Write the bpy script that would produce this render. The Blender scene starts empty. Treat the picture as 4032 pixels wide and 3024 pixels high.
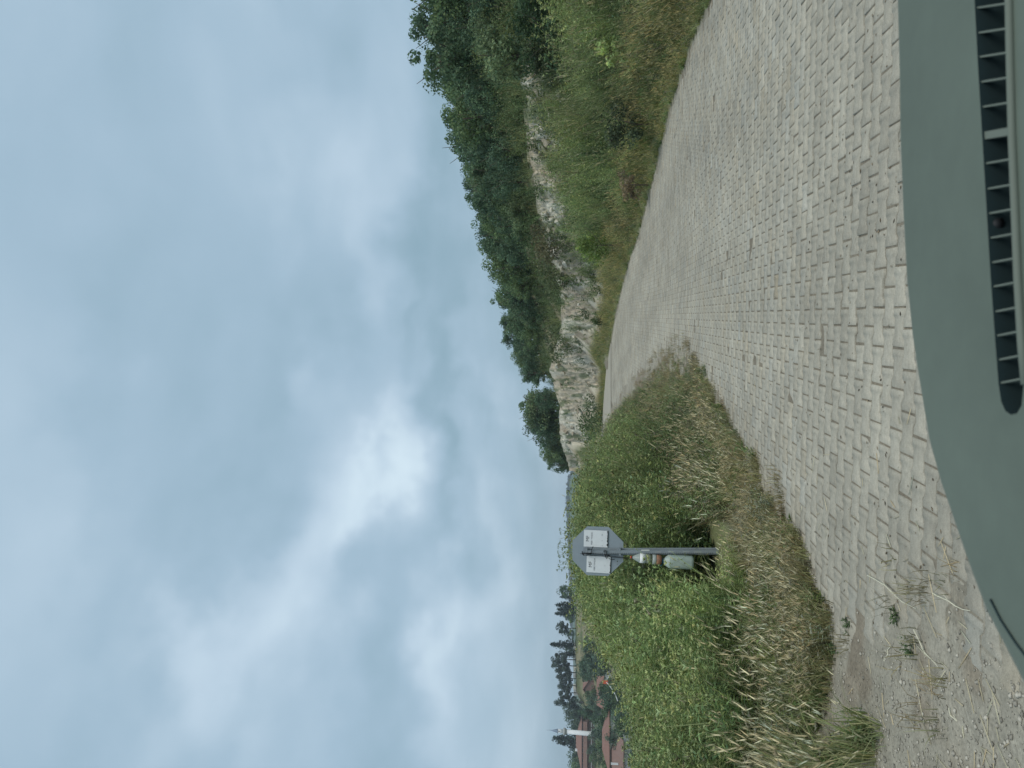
import bpy, bmesh, math, random
import numpy as np
from mathutils import Vector, Matrix, geometry
R = math.radians
random.seed(7)
rng = np.random.default_rng(7)
sc = bpy.context.scene
col = sc.collection

# ------------------------------------------------------------------ camera
# The photograph lies on its side: its left edge is up, its top edge is the right-hand side.
CH = 1.43                      # height of the camera above the paving
FPX = 3028.0                   # focal length in pixels of the 4032 x 3024 photograph
PITCH = math.atan(356 / FPX)
cp, sp = math.cos(PITCH), math.sin(PITCH)
cam_d = bpy.data.cameras.new('camera')
cam = bpy.data.objects.new('camera', cam_d); col.objects.link(cam)
cam_d.sensor_width = 36.0
cam_d.lens = FPX / 4032 * 36
cam_d.clip_start = 0.05
cam_d.clip_end = 9000
fw = Vector((0, cp, sp)); upv = Vector((0, -sp, cp))
M = Matrix.Identity(4)
ax_x = -upv; ax_y = Vector((1, 0, 0)); ax_z = -fw
for i in range(3):
    M[i][0] = ax_x[i]; M[i][1] = ax_y[i]; M[i][2] = ax_z[i]
M[2][3] = CH
cam.matrix_world = M
cam_d.dof.use_dof = True
cam_d.dof.focus_distance = 10.0
cam_d.dof.aperture_fstop = 8.5
sc.camera = cam

# ------------------------------------------------------------------ world and sun
SUN_EL, SUN_ROT = R(58), R(150)
world = bpy.data.worlds.new('World'); sc.world = world
world.use_nodes = True
nt = world.node_tree; nt.nodes.clear()
def N(nt, t, **kw):
    n = nt.nodes.new(t)
    for k, v in kw.items(): setattr(n, k, v)
    return n
def dirv(u, v):
    s = (2016 - v) / FPX; a = (u - 1512) / FPX
    d = fw + upv * s + Vector((1, 0, 0)) * a
    return d
wo = N(nt, 'ShaderNodeOutputWorld'); bg = N(nt, 'ShaderNodeBackground')
nt.links.new(bg.outputs[0], wo.inputs[0])
sky = N(nt, 'ShaderNodeTexSky', sky_type='NISHITA')
sky.sun_disc = False; sky.sun_elevation = SUN_EL; sky.sun_rotation = SUN_ROT
sky.air_density = 1.0; sky.dust_density = 2.5; sky.ozone_density = 1.5
tc = N(nt, 'ShaderNodeTexCoord')
sep = N(nt, 'ShaderNodeSeparateXYZ'); nt.links.new(tc.outputs['Generated'], sep.inputs[0])
def math_n(nt, op, a, b=None, clamp=False):
    n = N(nt, 'ShaderNodeMath', operation=op, use_clamp=clamp)
    for i, x in enumerate((a, b)):
        if x is None: continue
        if isinstance(x, (int, float)): n.inputs[i].default_value = x
        else: nt.links.new(x, n.inputs[i])
    return n.outputs[0]
zc = math_n(nt, 'ADD', math_n(nt, 'MAXIMUM', sep.outputs[2], 0.0), 0.22)
cx = math_n(nt, 'DIVIDE', sep.outputs[0], zc); cy = math_n(nt, 'DIVIDE', sep.outputs[1], zc)
comb = N(nt, 'ShaderNodeCombineXYZ'); nt.links.new(cx, comb.inputs[0]); nt.links.new(cy, comb.inputs[1])
def wnoise(scale, detail, rough, dist, off, src=None):
    mp = N(nt, 'ShaderNodeMapping'); mp.inputs['Location'].default_value = off
    nt.links.new(src or comb.outputs[0], mp.inputs[0])
    n = N(nt, 'ShaderNodeTexNoise'); n.inputs['Scale'].default_value = scale
    n.inputs['Detail'].default_value = detail; n.inputs['Roughness'].default_value = rough
    n.inputs['Distortion'].default_value = dist
    nt.links.new(mp.outputs[0], n.inputs['Vector']); return n.outputs[0]
n1 = wnoise(0.75, 5, 0.48, 0.5, (3.1, 1.7, 0))
n2 = wnoise(2.4, 4, 0.5, 0.3, (0.4, 7.3, 0))
# the bright rifts between the cloud banks, each at its own bearing in the sky
warp = N(nt, 'ShaderNodeTexNoise'); warp.inputs['Scale'].default_value = 7.0; warp.inputs['Detail'].default_value = 4
nt.links.new(tc.outputs['Generated'], warp.inputs['Vector'])
wv = N(nt, 'ShaderNodeVectorMath', operation='SUBTRACT'); nt.links.new(warp.outputs['Color'], wv.inputs[0]); wv.inputs[1].default_value = (.5, .5, .5)
wsx = N(nt, 'ShaderNodeVectorMath', operation='SCALE'); nt.links.new(wv.outputs[0], wsx.inputs[0]); wsx.inputs['Scale'].default_value = 0.26
wdir = N(nt, 'ShaderNodeVectorMath', operation='ADD'); nt.links.new(tc.outputs['Generated'], wdir.inputs[0]); nt.links.new(wsx.outputs[0], wdir.inputs[1])
rifts = None
#            photo x (2212 scale), y, half length, half width, tilt, strength
for (px, py, hl, hw, tilt, st) in [(850, 965, 120, 38, 25, .46), (795, 1150, 120, 40, 30, .30), (790, 600, 260, 62, 8, .30),
                                   (480, 1400, 220, 85, 35, .42), (660, 1200, 220, 90, 35, .24), (960, 1400, 180, 45, 8, .36), (1075, 1180, 150, 38, 20, .34),
                                   (1125, 850, 120, 40, -25, .42), (640, 480, 180, 70, 30, .16), (60, 900, 900, 140, 0, .16),
                                   (960, 420, 420, 45, 0, -.24), (985, 900, 330, 34, 6, -.34), (900, 700, 200, 22, 5, -.16), (300, 1150, 520, 110, 8, -.20), (840, 1480, 220, 60, 12, -.22), (640, 60, 150, 60, 0, -.15), (700, 740, 70, 40, 0, -.12)]:
    u, v = 3024 - py * 1.8228, px * 1.8228
    d = dirv(u, v).normalized()
    rt = Vector((1, 0, 0)); rt = (rt - d * rt.dot(d)).normalized(); uu = rt.cross(d).normalized()
    t = R(tilt); a = rt * math.cos(t) - uu * math.sin(t); b = rt * math.sin(t) + uu * math.cos(t)
    s1 = N(nt, 'ShaderNodeVectorMath', operation='SUBTRACT'); nt.links.new(wdir.outputs[0], s1.inputs[0]); s1.inputs[1].default_value = d
    outs = []
    for axis, half in ((a, hl), (b, hw)):
        dp = N(nt, 'ShaderNodeVectorMath', operation='DOT_PRODUCT'); nt.links.new(s1.outputs[0], dp.inputs[0])
        dp.inputs[1].default_value = axis / (half * 1.8228 / FPX)
        outs.append(math_n(nt, 'POWER', math_n(nt, 'ABSOLUTE', dp.outputs['Value']), 2.0))
    r2 = math_n(nt, 'ADD', outs[0], outs[1])
    g = math_n(nt, 'DIVIDE', st, math_n(nt, 'ADD', 1.0, math_n(nt, 'POWER', r2, 1.3)))
    rifts = g if rifts is None else math_n(nt, 'ADD', rifts, g)
dens = math_n(nt, 'ADD', math_n(nt, 'MULTIPLY', n1, 0.75), math_n(nt, 'MULTIPLY', n2, 0.35))
dens = math_n(nt, 'ADD', math_n(nt, 'SUBTRACT', dens, 0.22), math_n(nt, 'MULTIPLY', rifts, 0.56))
ramp = N(nt, 'ShaderNodeValToRGB'); nt.links.new(dens, ramp.inputs[0])
cr = ramp.color_ramp
cr.elements[0].position = 0.10; cr.elements[0].color = (.185, .29, .35, 1)
cr.elements[1].position = 0.92; cr.elements[1].color = (.61, .72, .77, 1)
e = cr.elements.new(0.36); e.color = (.275, .382, .465, 1)
e = cr.elements.new(0.58); e.color = (.39, .492, .575, 1)
sks = N(nt, 'ShaderNodeVectorMath', operation='SCALE'); nt.links.new(sky.outputs[0], sks.inputs[0]); sks.inputs['Scale'].default_value = 0.09
mix = N(nt, 'ShaderNodeMixRGB'); mix.inputs[0].default_value = 0.88
nt.links.new(sks.outputs[0], mix.inputs[1]); nt.links.new(ramp.outputs[0], mix.inputs[2])
nt.links.new(mix.outputs[0], bg.inputs[0]); bg.inputs[1].default_value = 1.0

sun_d = bpy.data.lights.new('sun', 'SUN'); sun_d.energy = 1.5; sun_d.angle = R(35); sun_d.color = (1, .965, .90)
sun = bpy.data.objects.new('sun', sun_d); col.objects.link(sun)
sdir = Vector((math.sin(SUN_ROT) * math.cos(SUN_EL), math.cos(SUN_ROT) * math.cos(SUN_EL), math.sin(SUN_EL)))
sun.rotation_euler = sdir.to_track_quat('Z', 'Y').to_euler()
sun.location = (0, -20, 60)
vs = sc.view_settings
vs.view_transform = 'Standard'; vs.look = 'None'; vs.exposure = 0.55; vs.gamma = 1.0; vs.use_curve_mapping = False
sc.cycles.max_bounces = 6; sc.cycles.diffuse_bounces = 3; sc.cycles.transparent_max_bounces = 8
sc.cycles.transmission_bounces = 6; sc.cycles.use_denoising = True

# ------------------------------------------------------------------ maths helpers
def s_of(v): return (2016 - v) / FPX
def dy_of(v): return cp - s_of(v) * sp
def zat(v, Y):                       # height seen on photo row v at depth Y
    return CH + Y * (sp + cp * s_of(v)) / dy_of(v)
def xat(u, v, Y): return Y * (u - 1512) / FPX / dy_of(v)
def P3(u, v, Y): return Vector((xat(u, v, Y), Y, zat(v, Y)))
def PH(px, py): return 3024 - py * 1.8228, px * 1.8228     # from the 2212-wide view of the photograph
PR = np.array([(-50, 0), (18, 0), (20, .04), (27, .44), (40, .83), (55, 1.28), (63, 1.5), (80, 2.0), (200, 3)])
def prof(Y): return np.interp(Y, PR[:, 0], PR[:, 1])
def ground_hit(u, v):
    Y = 2.0
    best = None
    for Y in np.arange(1.5, 90, .05):
        if zat(v, Y) <= prof(Y): return Y, xat(u, v, Y)
    return 90, xat(u, v, 90)
def vnoise(x, y, seed=0):
    x = np.asarray(x, float); y = np.asarray(y, float)
    xi = np.floor(x).astype(np.int64); yi = np.floor(y).astype(np.int64)
    fx = x - xi; fy = y - yi
    fx = fx * fx * (3 - 2 * fx); fy = fy * fy * (3 - 2 * fy)
    def h(a, b):
        n = (a * 374761393 + b * 668265263 + seed * 974634777) & 0x7fffffff
        n = ((n ^ (n >> 13)) * 1274126177) & 0x7fffffff
        return ((n ^ (n >> 16)) & 0xffff) / 65535.0
    return (h(xi, yi) * (1 - fx) + h(xi + 1, yi) * fx) * (1 - fy) + (h(xi, yi + 1) * (1 - fx) + h(xi + 1, yi + 1) * fx) * fy
def fbm(x, y, oct=4, seed=0, rough=.5):
    a = 1; t = 0; n = 0
    for o in range(oct):
        t = t + a * vnoise(x * 2 ** o, y * 2 ** o, seed + o * 17); n += a; a *= rough
    return t / n
def sstep(a, b, x): t = np.clip((x - a) / (b - a), 0, 1); return t * t * (3 - 2 * t)

# road edges, from where they cross the ground
LE = [(600, 3828), (600, 3500), (600, 3281), (928, 3099), (1110, 3008), (1383, 2880), (1511, 2789), (1639, 2716), (1650, 2625), (1590, 2552), (1548, 2497), (1475, 2443), (1383, 2392), (1292, 2372)]
RE = [(3024, 2798), (2823, 2716), (2605, 2643), (2423, 2597), (2240, 2552), (2094, 2515), (1930, 2461), (1785, 2424), (1675, 2406), (1566, 2388), (1420, 2376), (1292, 2366)]
def edge(pts, first, last):
    a = [first] + [ground_hit(u, v) for u, v in pts] + [last]
    a = [p for i, p in enumerate(a) if i == 0 or p[0] > max(q[0] for q in a[:i]) + .02]
    return np.array(a)
EL = edge(LE, (-30, -.5), (95, -16)); ER = edge(RE, (-30, 4.4), (95, -14))
def xl(Y): return np.interp(Y, EL[:, 0], EL[:, 1])
def xr(Y): return np.interp(Y, ER[:, 0], ER[:, 1])

# hill, rock cut and bank on the right: bearing u, depth/row of rock foot, rock top and wooded skyline
HILL = [  # u, Yb, vb, hide, Yt, vt, Ys, vs
    (3500, 15, 2230, 1.0, 18, 2190, 34, 1500), (3024, 19, 2224, .9, 22, 2120, 38, 1622), (2842, 20, 2206, .8, 23, 2035, 40, 1677), (2660, 23, 2185, .8, 26, 2075, 42, 1723),
    (2477, 27, 2185, .8, 30, 2088, 46, 1777), (2295, 30, 2195, .7, 33, 2105, 50, 1823), (2150, 33, 2252, .6, 36, 2133, 54, 1859),
    (2021, 36, 2285, .5, 40, 2165, 58, 1896), (1893, 40, 2351, .3, 46, 2215, 66, 1941), (1748, 47, 2351, .2, 54, 2224, 75, 1960),
    (1566, 60, 2351, .2, 68, 2180, 86, 2032), (1511, 64, 2348, .2, 72, 2192, 88, 2105), (1420, 70, 2342, .3, 77, 2215, 90, 2110), (1292, 80, 2306, .4, 85, 2215, 96, 2172),
    (1180, 95, 2272, .4, 97, 2245, 104, 2240)]
TREE_H = 2.9
def bearing(u, v=2250): return (u - 1512) / FPX / dy_of(v)
TAB = []
def lt(u, pts): TAB.append((bearing(u), np.array(pts, float)))
FAR = [(110, -8), (170, -5.5), (220, -1.5), (300, 4.5), (420, 10), (700, 20), (1500, 56), (3000, 40), (8000, 0)]
FARM = [(110, -8), (170, -5.5), (220, -1.4), (262, 3.6), (300, 11.6), (420, 14), (700, 22), (1500, 56), (3000, 40), (8000, 0)]
FARC = [(110, -7), (170, -4), (220, 0), (250, 6.8), (300, 11.8), (420, 14), (700, 22), (1500, 60), (3000, 40), (8000, 0)]
FAR2 = [(150, -4), (220, -1), (300, 4.5), (420, 10), (700, 22), (1500, 66.5), (3000, 40), (8000, 0)]
lt(-6000, [(2, 0), (3, .0), (4, .1), (8, .2), (14, 0), (40, -4)] + FAR)
lt(-900, [(2, 0), (3.5, .0), (5, .12), (8, .25), (12, .1), (40, -4)] + FAR)
lt(0, [(2, 0), (4.2, .02), (6.5, .16), (9, .25), (13, -.2), (40, -5)] + FAR)
lt(170, [(2, 0), (4.6, .02), (7.2, .18), (9.6, .32), (13.6, 0), (40, -5)] + FAR)
lt(300, [(2, 0), (4.8, .02), (7.5, .2), (10, .38), (14, .1), (40, -5)] + FARM)
lt(500, [(2, 0), (6, .02), (9, .4), (13, .85), (18, .6), (45, -4)] + FARC)
lt(700, [(2, 0), (7, 0), (9.2, .03), (12, .6), (15, 1.05), (22, 1.0), (60, -2)] + FARC)
lt(1000, [(2, 0), (6, 0), (8.5, .05), (12, .5), (16, 1.0), (24, 1.15), (60, 0), (100, -2)] + FAR2)
lt(1130, [(2, 0), (7, 0), (9.5, .05), (14, .55), (20, 1.0), (28, 1.2), (60, 1.2), (95, 3.2), (105, 4.5), (130, 2)] + FAR2)
def right_col(u, Yb, vb, hide, Yt, vt, Ys, vs_):
    b = bearing(u)
    Yg = np.arange(2, 95, .1)
    inside = (b * Yg > xl(Yg)) & (b * Yg < xr(Yg))
    pts = []
    if u > 1640:
        Ye = Yg[inside].max() if inside.any() else 2.5
        for Y in (2, 10, 18, 20, 23.5, 27, 33, 40, 50, 60):
            if Y < Ye: pts.append((Y, prof(Y)))
        pts.append((Ye, prof(Ye)))
        zb = zat(vb, Yb) - hide
        pts.append((Ye + .2 * (Yb - Ye), prof(Ye) + .10 * (zb - prof(Ye)) + .05))
        pts.append((Ye + .6 * (Yb - Ye), prof(Ye) + .52 * (zb - prof(Ye))))
    else:
        for Y in (2, 8.5): pts.append((Y, 0))
        for Y in (14, 20, 27, 35, 45, 55, 63):
            bump = .0 if (xl(Y) < b * Y < xr(Y)) else min(.28, .06 * max(0, xl(Y) - b * Y))
            if Y < Yb - 3: pts.append((Y, prof(Y) + bump))
        zb = zat(vb, Yb) - hide
    zt = zat(vt, Yt); zs = zat(vs_, Ys) - TREE_H
    if u < 1200: zs = zat(vs_, Ys) - 1.0
    pts += [(Yb, zb), (Yt, zt), (Ys, zs), (Ys + 12, zs + .5), (Ys + 60, zs - 6), (max(Ys + 120, 300), 6), (700, 18), (1500, 56), (3000, 40), (8000, 0)]
    lt(u, pts)
for h in sorted(HILL): right_col(*h)
lt(9000, [(2, 0), (5, 0.2), (8, 2), (11, 4), (20, 9), (60, 9), (300, 6), (1500, 50), (3000, 40), (8000, 0)])
TAB.sort(key=lambda t: t[0])
TB = np.array([t[0] for t in TAB])
def H(x, y):
    x = np.asarray(x, float); y = np.asarray(y, float)
    shp = np.broadcast(x, y).shape
    x = np.broadcast_to(x, shp).ravel(); y = np.broadcast_to(y, shp).ravel()
    yc = np.maximum(y, 2.0)
    b = x / yc
    zs = np.stack([np.interp(yc, t[1][:, 0], t[1][:, 1]) for t in TAB])
    k = np.clip(np.searchsorted(TB, b) - 1, 0, len(TB) - 2)
    f = np.clip((b - TB[k]) / (TB[k + 1] - TB[k]), 0, 1)
    i = np.arange(len(x))
    return (zs[k, i] * (1 - f) + zs[k + 1, i] * f).reshape(shp)
def road_mask(x, y):
    return np.minimum(x - xl(y), xr(y) - x)       # >0 inside
def ground_z(x, y):
    h = H(x, y)
    m = road_mask(x, y)
    near = y < 48
    roadz = prof(y)
    k = np.where(near, sstep(-.9, .25, m), 0)
    h = h * (1 - k) + roadz * k
    far_amp = np.clip(y / 40, .15, 6)
    out = sstep(.3, -1.5, m)
    h = h + out * far_amp * .22 * (fbm(x / 1.6, y / 1.6, 4, 3) - .5)
    # earth washed over the paving at its edges, joints sunk below the pavers
    wob = .55 * (fbm(x * 1.1, y * .8, 4, 9) - .5) * 2
    cover = sstep(.15, -.95, (m + wob * .8))
    h = h + np.where(near, -.0055 + .0195 * cover + .006 * (fbm(x * 9, y * 9, 3, 5) - .5) * (.3 + cover), 0)
    grav = sstep(.1, -.3, m) * (y < 12)
    h = h + grav * .03 * (fbm(x * 4, y * 4, 4, 31) - .5)
    return h

# ------------------------------------------------------------------ mesh helpers
def mk_mesh(name, V, F, C=None, smooth=False):
    V = np.ascontiguousarray(V, np.float32); F = np.ascontiguousarray(F, np.int32)
    me = bpy.data.meshes.new(name)
    n = F.shape[1]
    me.vertices.add(len(V)); me.vertices.foreach_set('co', V.ravel())
    me.loops.add(F.size); me.loops.foreach_set('vertex_index', F.ravel())
    me.polygons.add(len(F)); me.polygons.foreach_set('loop_start', np.arange(0, F.size, n, dtype=np.int32))
    try: me.polygons.foreach_set('loop_total', np.full(len(F), n, np.int32))
    except Exception: pass
    if smooth: me.polygons.foreach_set('use_smooth', np.ones(len(F), bool))
    if C is not None:
        at = me.attributes.new('col', 'FLOAT_COLOR', 'POINT')
        CC = np.ones((len(V), 4), np.float32); CC[:, :3] = C
        at.data.foreach_set('color', CC.ravel())
    me.update(calc_edges=True); me.validate()
    return me
def link(name, me, mat=None, parent=None, loc=None):
    o = bpy.data.objects.new(name, me); col.objects.link(o)
    if mat is not None and me is not None and not me.materials: me.materials.append(mat)
    if parent is not None: o.parent = parent
    if loc is not None: o.location = loc
    return o
def tag(o, label=None, cat=None, group=None, kind=None):
    if label: o['label'] = label
    if cat: o['category'] = cat
    if group: o['group'] = group
    if kind: o['kind'] = kind
    return o
def empty(name, loc=(0, 0, 0), rz=0):
    o = bpy.data.objects.new(name, None); col.objects.link(o); o.location = loc; o.rotation_euler = (0, 0, rz); return o
def copy_tree(o, parent=None):
    c = o.copy(); col.objects.link(c); c.parent = parent
    for ch in list(o.children): copy_tree(ch, c)
    return c
class MB:
    def __init__(s): s.bm = bmesh.new()
    def box(s, c, size, rot=None, bev=0):
        m = Matrix.Translation(Vector(c)) @ (rot.to_4x4() if rot else Matrix.Identity(4)) @ Matrix.Diagonal((*size, 1))
        r = bmesh.ops.create_cube(s.bm, size=1, matrix=m)
        if bev:
            es = list({e for v in r['verts'] for e in v.link_edges})
            bmesh.ops.bevel(s.bm, geom=es, offset=bev, segments=2, affect='EDGES', profile=.5)
        return s
    def tube(s, pts, rad, n=8, cap=True):
        pts = [Vector(p) for p in pts]
        if not hasattr(rad, '__len__'): rad = [rad] * len(pts)
        rings = []
        for i, p in enumerate(pts):
            d = (pts[min(i + 1, len(pts) - 1)] - pts[max(i - 1, 0)]).normalized()
            a = d.orthogonal().normalized() if i == 0 else (a - d * a.dot(d)).normalized()
            b = d.cross(a)
            rings.append([s.bm.verts.new(p + (a * math.cos(2 * math.pi * k / n) + b * math.sin(2 * math.pi * k / n)) * rad[i]) for k in range(n)])
        for i in range(len(pts) - 1):
            for k in range(n): s.bm.faces.new((rings[i][k], rings[i][(k + 1) % n], rings[i + 1][(k + 1) % n], rings[i + 1][k]))
        if cap:
            s.bm.faces.new(rings[0][::-1]); s.bm.faces.new(rings[-1])
        return s
    def lathe(s, prof_, n=20, c=(0, 0, 0), squash=1.0, power=2.0):
        rings = []
        for r, z in prof_:
            ring = []
            for k in range(n):
                t = 2 * math.pi * k / n; ct, st = math.cos(t), math.sin(t)
                q = (abs(ct) ** power + abs(st) ** power) ** (-1 / power)
                ring.append(s.bm.verts.new((c[0] + r * q * ct, c[1] + r * q * st * squash, c[2] + z)))
            rings.append(ring)
        for i in range(len(rings) - 1):
            for k in range(n): s.bm.faces.new((rings[i][k], rings[i][(k + 1) % n], rings[i + 1][(k + 1) % n], rings[i + 1][k]))
        s.bm.faces.new(rings[0][::-1]); s.bm.faces.new(rings[-1])
        return s
    def prism(s, poly, z0, z1, m=None):
        m = m or Matrix.Identity(4)
        a = [s.bm.verts.new(m @ Vector((x, y, z0))) for x, y in poly]; b = [s.bm.verts.new(m @ Vector((x, y, z1))) for x, y in poly]
        s.bm.faces.new(a[::-1]); s.bm.faces.new(b)
        for k in range(len(poly)): s.bm.faces.new((a[k], a[(k + 1) % len(a)], b[(k + 1) % len(a)], b[k]))
        return s
    def faces(s, verts, faces):
        vv = [s.bm.verts.new(v) for v in verts]
        for f in faces: s.bm.faces.new([vv[i] for i in f])
        return s
    def mesh(s, name, smooth=False):
        bmesh.ops.recalc_face_normals(s.bm, faces=s.bm.faces[:])
        me = bpy.data.meshes.new(name); s.bm.to_mesh(me); s.bm.free()
        if smooth: me.shade_smooth()
        return me
    def build(s, name, mat, parent=None, smooth=False, loc=None):
        return link(name, s.mesh(name, smooth), mat, parent, loc)

# ------------------------------------------------------------------ materials
def principled(name, base=(.5, .5, .5), rough=.7, spec=.3, metal=0.0, noise=None, bump=None, attr=False, transl=0.0, alpha=None):
    m = bpy.data.materials.new(name); m.use_nodes = True
    t = m.node_tree; b = t.nodes['Principled BSDF']
    b.inputs['Roughness'].default_value = rough; b.inputs['Specular IOR Level'].default_value = spec; b.inputs['Metallic'].default_value = metal
    b.inputs['Base Color'].default_value = (*base, 1)
    src = None
    if attr:
        a = N(t, 'ShaderNodeAttribute'); a.attribute_name = 'col'; src = a.outputs['Color']
    co = N(t, 'ShaderNodeNewGeometry').outputs['Position'] if (noise or bump) else None
    for (sc_, amt, det) in (noise or []):
        nz = N(t, 'ShaderNodeTexNoise'); nz.inputs['Scale'].default_value = sc_; nz.inputs['Detail'].default_value = det; nz.inputs['Roughness'].default_value = .6
        t.links.new(co, nz.inputs['Vector'])
        mr = N(t, 'ShaderNodeMapRange'); t.links.new(nz.outputs[0], mr.inputs[0])
        mr.inputs[1].default_value = .25; mr.inputs[2].default_value = .75; mr.inputs[3].default_value = 1 - amt; mr.inputs[4].default_value = 1 + amt
        vm = N(t, 'ShaderNodeVectorMath', operation='SCALE')
        if src is None:
            rgb = N(t, 'ShaderNodeRGB'); rgb.outputs[0].default_value = (*base, 1); src = rgb.outputs[0]
        t.links.new(src, vm.inputs[0]); t.links.new(mr.outputs[0], vm.inputs['Scale']); src = vm.outputs[0]
    if src is not None: t.links.new(src, b.inputs['Base Color'])
    if bump:
        nz = N(t, 'ShaderNodeTexNoise'); nz.inputs['Scale'].default_value = bump[0]; nz.inputs['Detail'].default_value = 6
        t.links.new(co, nz.inputs['Vector'])
        bp = N(t, 'ShaderNodeBump'); bp.inputs['Strength'].default_value = bump[1]; bp.inputs['Distance'].default_value = bump[2]
        t.links.new(nz.outputs[0], bp.inputs['Height']); t.links.new(bp.outputs[0], b.inputs['Normal'])
    if transl:
        tr = N(t, 'ShaderNodeBsdfTranslucent'); mx = N(t, 'ShaderNodeMixShader'); mx.inputs[0].default_value = transl
        if src is not None: t.links.new(src, tr.inputs[0])
        else: tr.inputs[0].default_value = (*base, 1)
        out = t.nodes['Material Output']
        t.links.new(b.outputs[0], mx.inputs[1]); t.links.new(tr.outputs[0], mx.inputs[2]); t.links.new(mx.outputs[0], out.inputs[0])
    return m
MT = {}
MT['ground'] = principled('ground', attr=True, rough=.95, spec=.1, noise=[(9, .22, 6), (55, .28, 4), (1.1, .15, 4)], bump=(60, .5, .012))
MT['paver'] = principled('paver', (.40, .405, .365), rough=.9, spec=.15, attr=True, noise=[(.45, .13, 5), (2.2, .12, 5), (9, .13, 6), (38, .16, 5), (190, .20, 3)], bump=(160, .5, .004))
MT['far_paving'] = principled('far_paving', (.325, .302, .245), rough=.9, spec=.15, noise=[(1.5, .1, 5), (12, .14, 4)], bump=(40, .4, .01))
MT['leaf'] = principled('leaf', attr=True, rough=.6, spec=.25, transl=.38)
MT['tree_leaf'] = principled('tree_leaf', attr=True, rough=.6, spec=.2, transl=.3)
MT['dry'] = principled('dry', attr=True, rough=.75, spec=.15, transl=.2)
MT['bark'] = principled('bark', (.10, .085, .065), rough=.9, spec=.1, noise=[(14, .3, 4)])
MT['rock'] = principled('rock', attr=True, rough=.92, spec=.12, noise=[(1.2, .16, 5), (7, .22, 6), (30, .15, 4)], bump=(9, .6, .06))
MT['stone'] = principled('stone', (.36, .335, .285), rough=.92, spec=.12, noise=[(2, .2, 5), (18, .22, 5)], bump=(22, .5, .02))

# ------------------------------------------------------------------ ground
def lerp(a, b, t): return a + (b - a) * t
def mixc(a, b, t): return a + (np.array(b) - a) * t[..., None]
def ground_col(x, y, z):
    m = road_mask(x, y)
    n = fbm(x * .8, y * .8, 4, 41); n2 = fbm(x * .2, y * .2, 4, 43)
    c = np.zeros(x.shape + (3,)) + np.array((.27, .25, .20))            # pale gravelly earth
    c = mixc(c, (.17, .135, .095), sstep(.5, .68, fbm(x * 2.2, y * 2.2, 4, 77)) * .6)
    c = mixc(c, (.175, .152, .115), sstep(-.05, .25, m) * (y < 50) * .85)       # soil in the joints
    veg = np.maximum(sstep(-.3, -1.4, m) * sstep(4.0, 6.0, y + .5 * x * (x < 0)), sstep(.05, -.15, m) * (x > xl(y) + 1) * (y < 60))
    c = mixc(c, (.14, .155, .075), veg)
    far = sstep(26, 60, y)
    c = mixc(c, (.085, .105, .045), far * (m < -.5))
    c = mixc(c, (.26, .225, .14), far * sstep(.56, .66, n2) * (m < -.5))
    c = mixc(c, (.22, .195, .12), sstep(190, 230, y) * sstep(330, 290, y) * sstep(.4, .6, n2) * .8)
    bb = x / np.maximum(y, 2)
    hbx = np.array([bearing(h[0]) for h in sorted(HILL)]); yb0 = np.interp(bb, hbx, [h[1] for h in sorted(HILL)]); yt0 = np.interp(bb, hbx, [h[4] for h in sorted(HILL)])
    rz = sstep(yb0 - 2.5, yb0 - .8, y) * sstep(yt0 + 1.0, yt0, y) * (bb > hbx[0]) * (bb < bearing(2800))
    c = mixc(c, (.47, .42, .32), rz * sstep(.30, .45, n)); c = mixc(c, (.24, .20, .145), rz * sstep(.5, .65, fbm(x * 1.7, y * 1.7, 3, 79)))
    c = mixc(c, (.075, .115, .07), sstep(400, 900, y))
    return c
us = np.concatenate([np.linspace(-9000, -600, 40)[:-1], np.linspace(-600, 0, 20)[:-1], np.arange(0, 3024, 14.0), np.linspace(3024, 3700, 20)[1:], np.linspace(3700, 12000, 36)[1:]])
ys = [2.3]
while ys[-1] < 7800: ys.append(ys[-1] * (1.0075 if ys[-1] < 16 else 1.014 if ys[-1] < 110 else 1.03))
ys = np.array(ys)
B_, Y_ = np.meshgrid((us - 1512) / FPX, ys)
X_ = B_ * Y_
def far_rows(yr):
    B2, Y2 = np.meshgrid((us - 1512) / FPX, yr); return B2 * 2.3, Y2
Xb, Yb_ = far_rows(np.array([-60., -20, -6, -1, 1.2]))
Xb[:, 0] -= 60; Xb[:, -1] += 60
X_ = np.vstack([Xb, X_]); Y_ = np.vstack([Yb_, Y_])
Z_ = ground_z(X_, Y_)
nr, nc = X_.shape
idx = np.arange(nr * nc).reshape(nr, nc)
F = np.stack([idx[:-1, :-1], idx[:-1, 1:], idx[1:, 1:], idx[1:, :-1]], -1).reshape(-1, 4)
g = link('ground', mk_mesh('ground', np.stack([X_, Y_, Z_], -1).reshape(-1, 3), F, ground_col(X_, Y_, Z_).reshape(-1, 3), True), MT['ground'])
tag(g, kind='structure')

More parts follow.
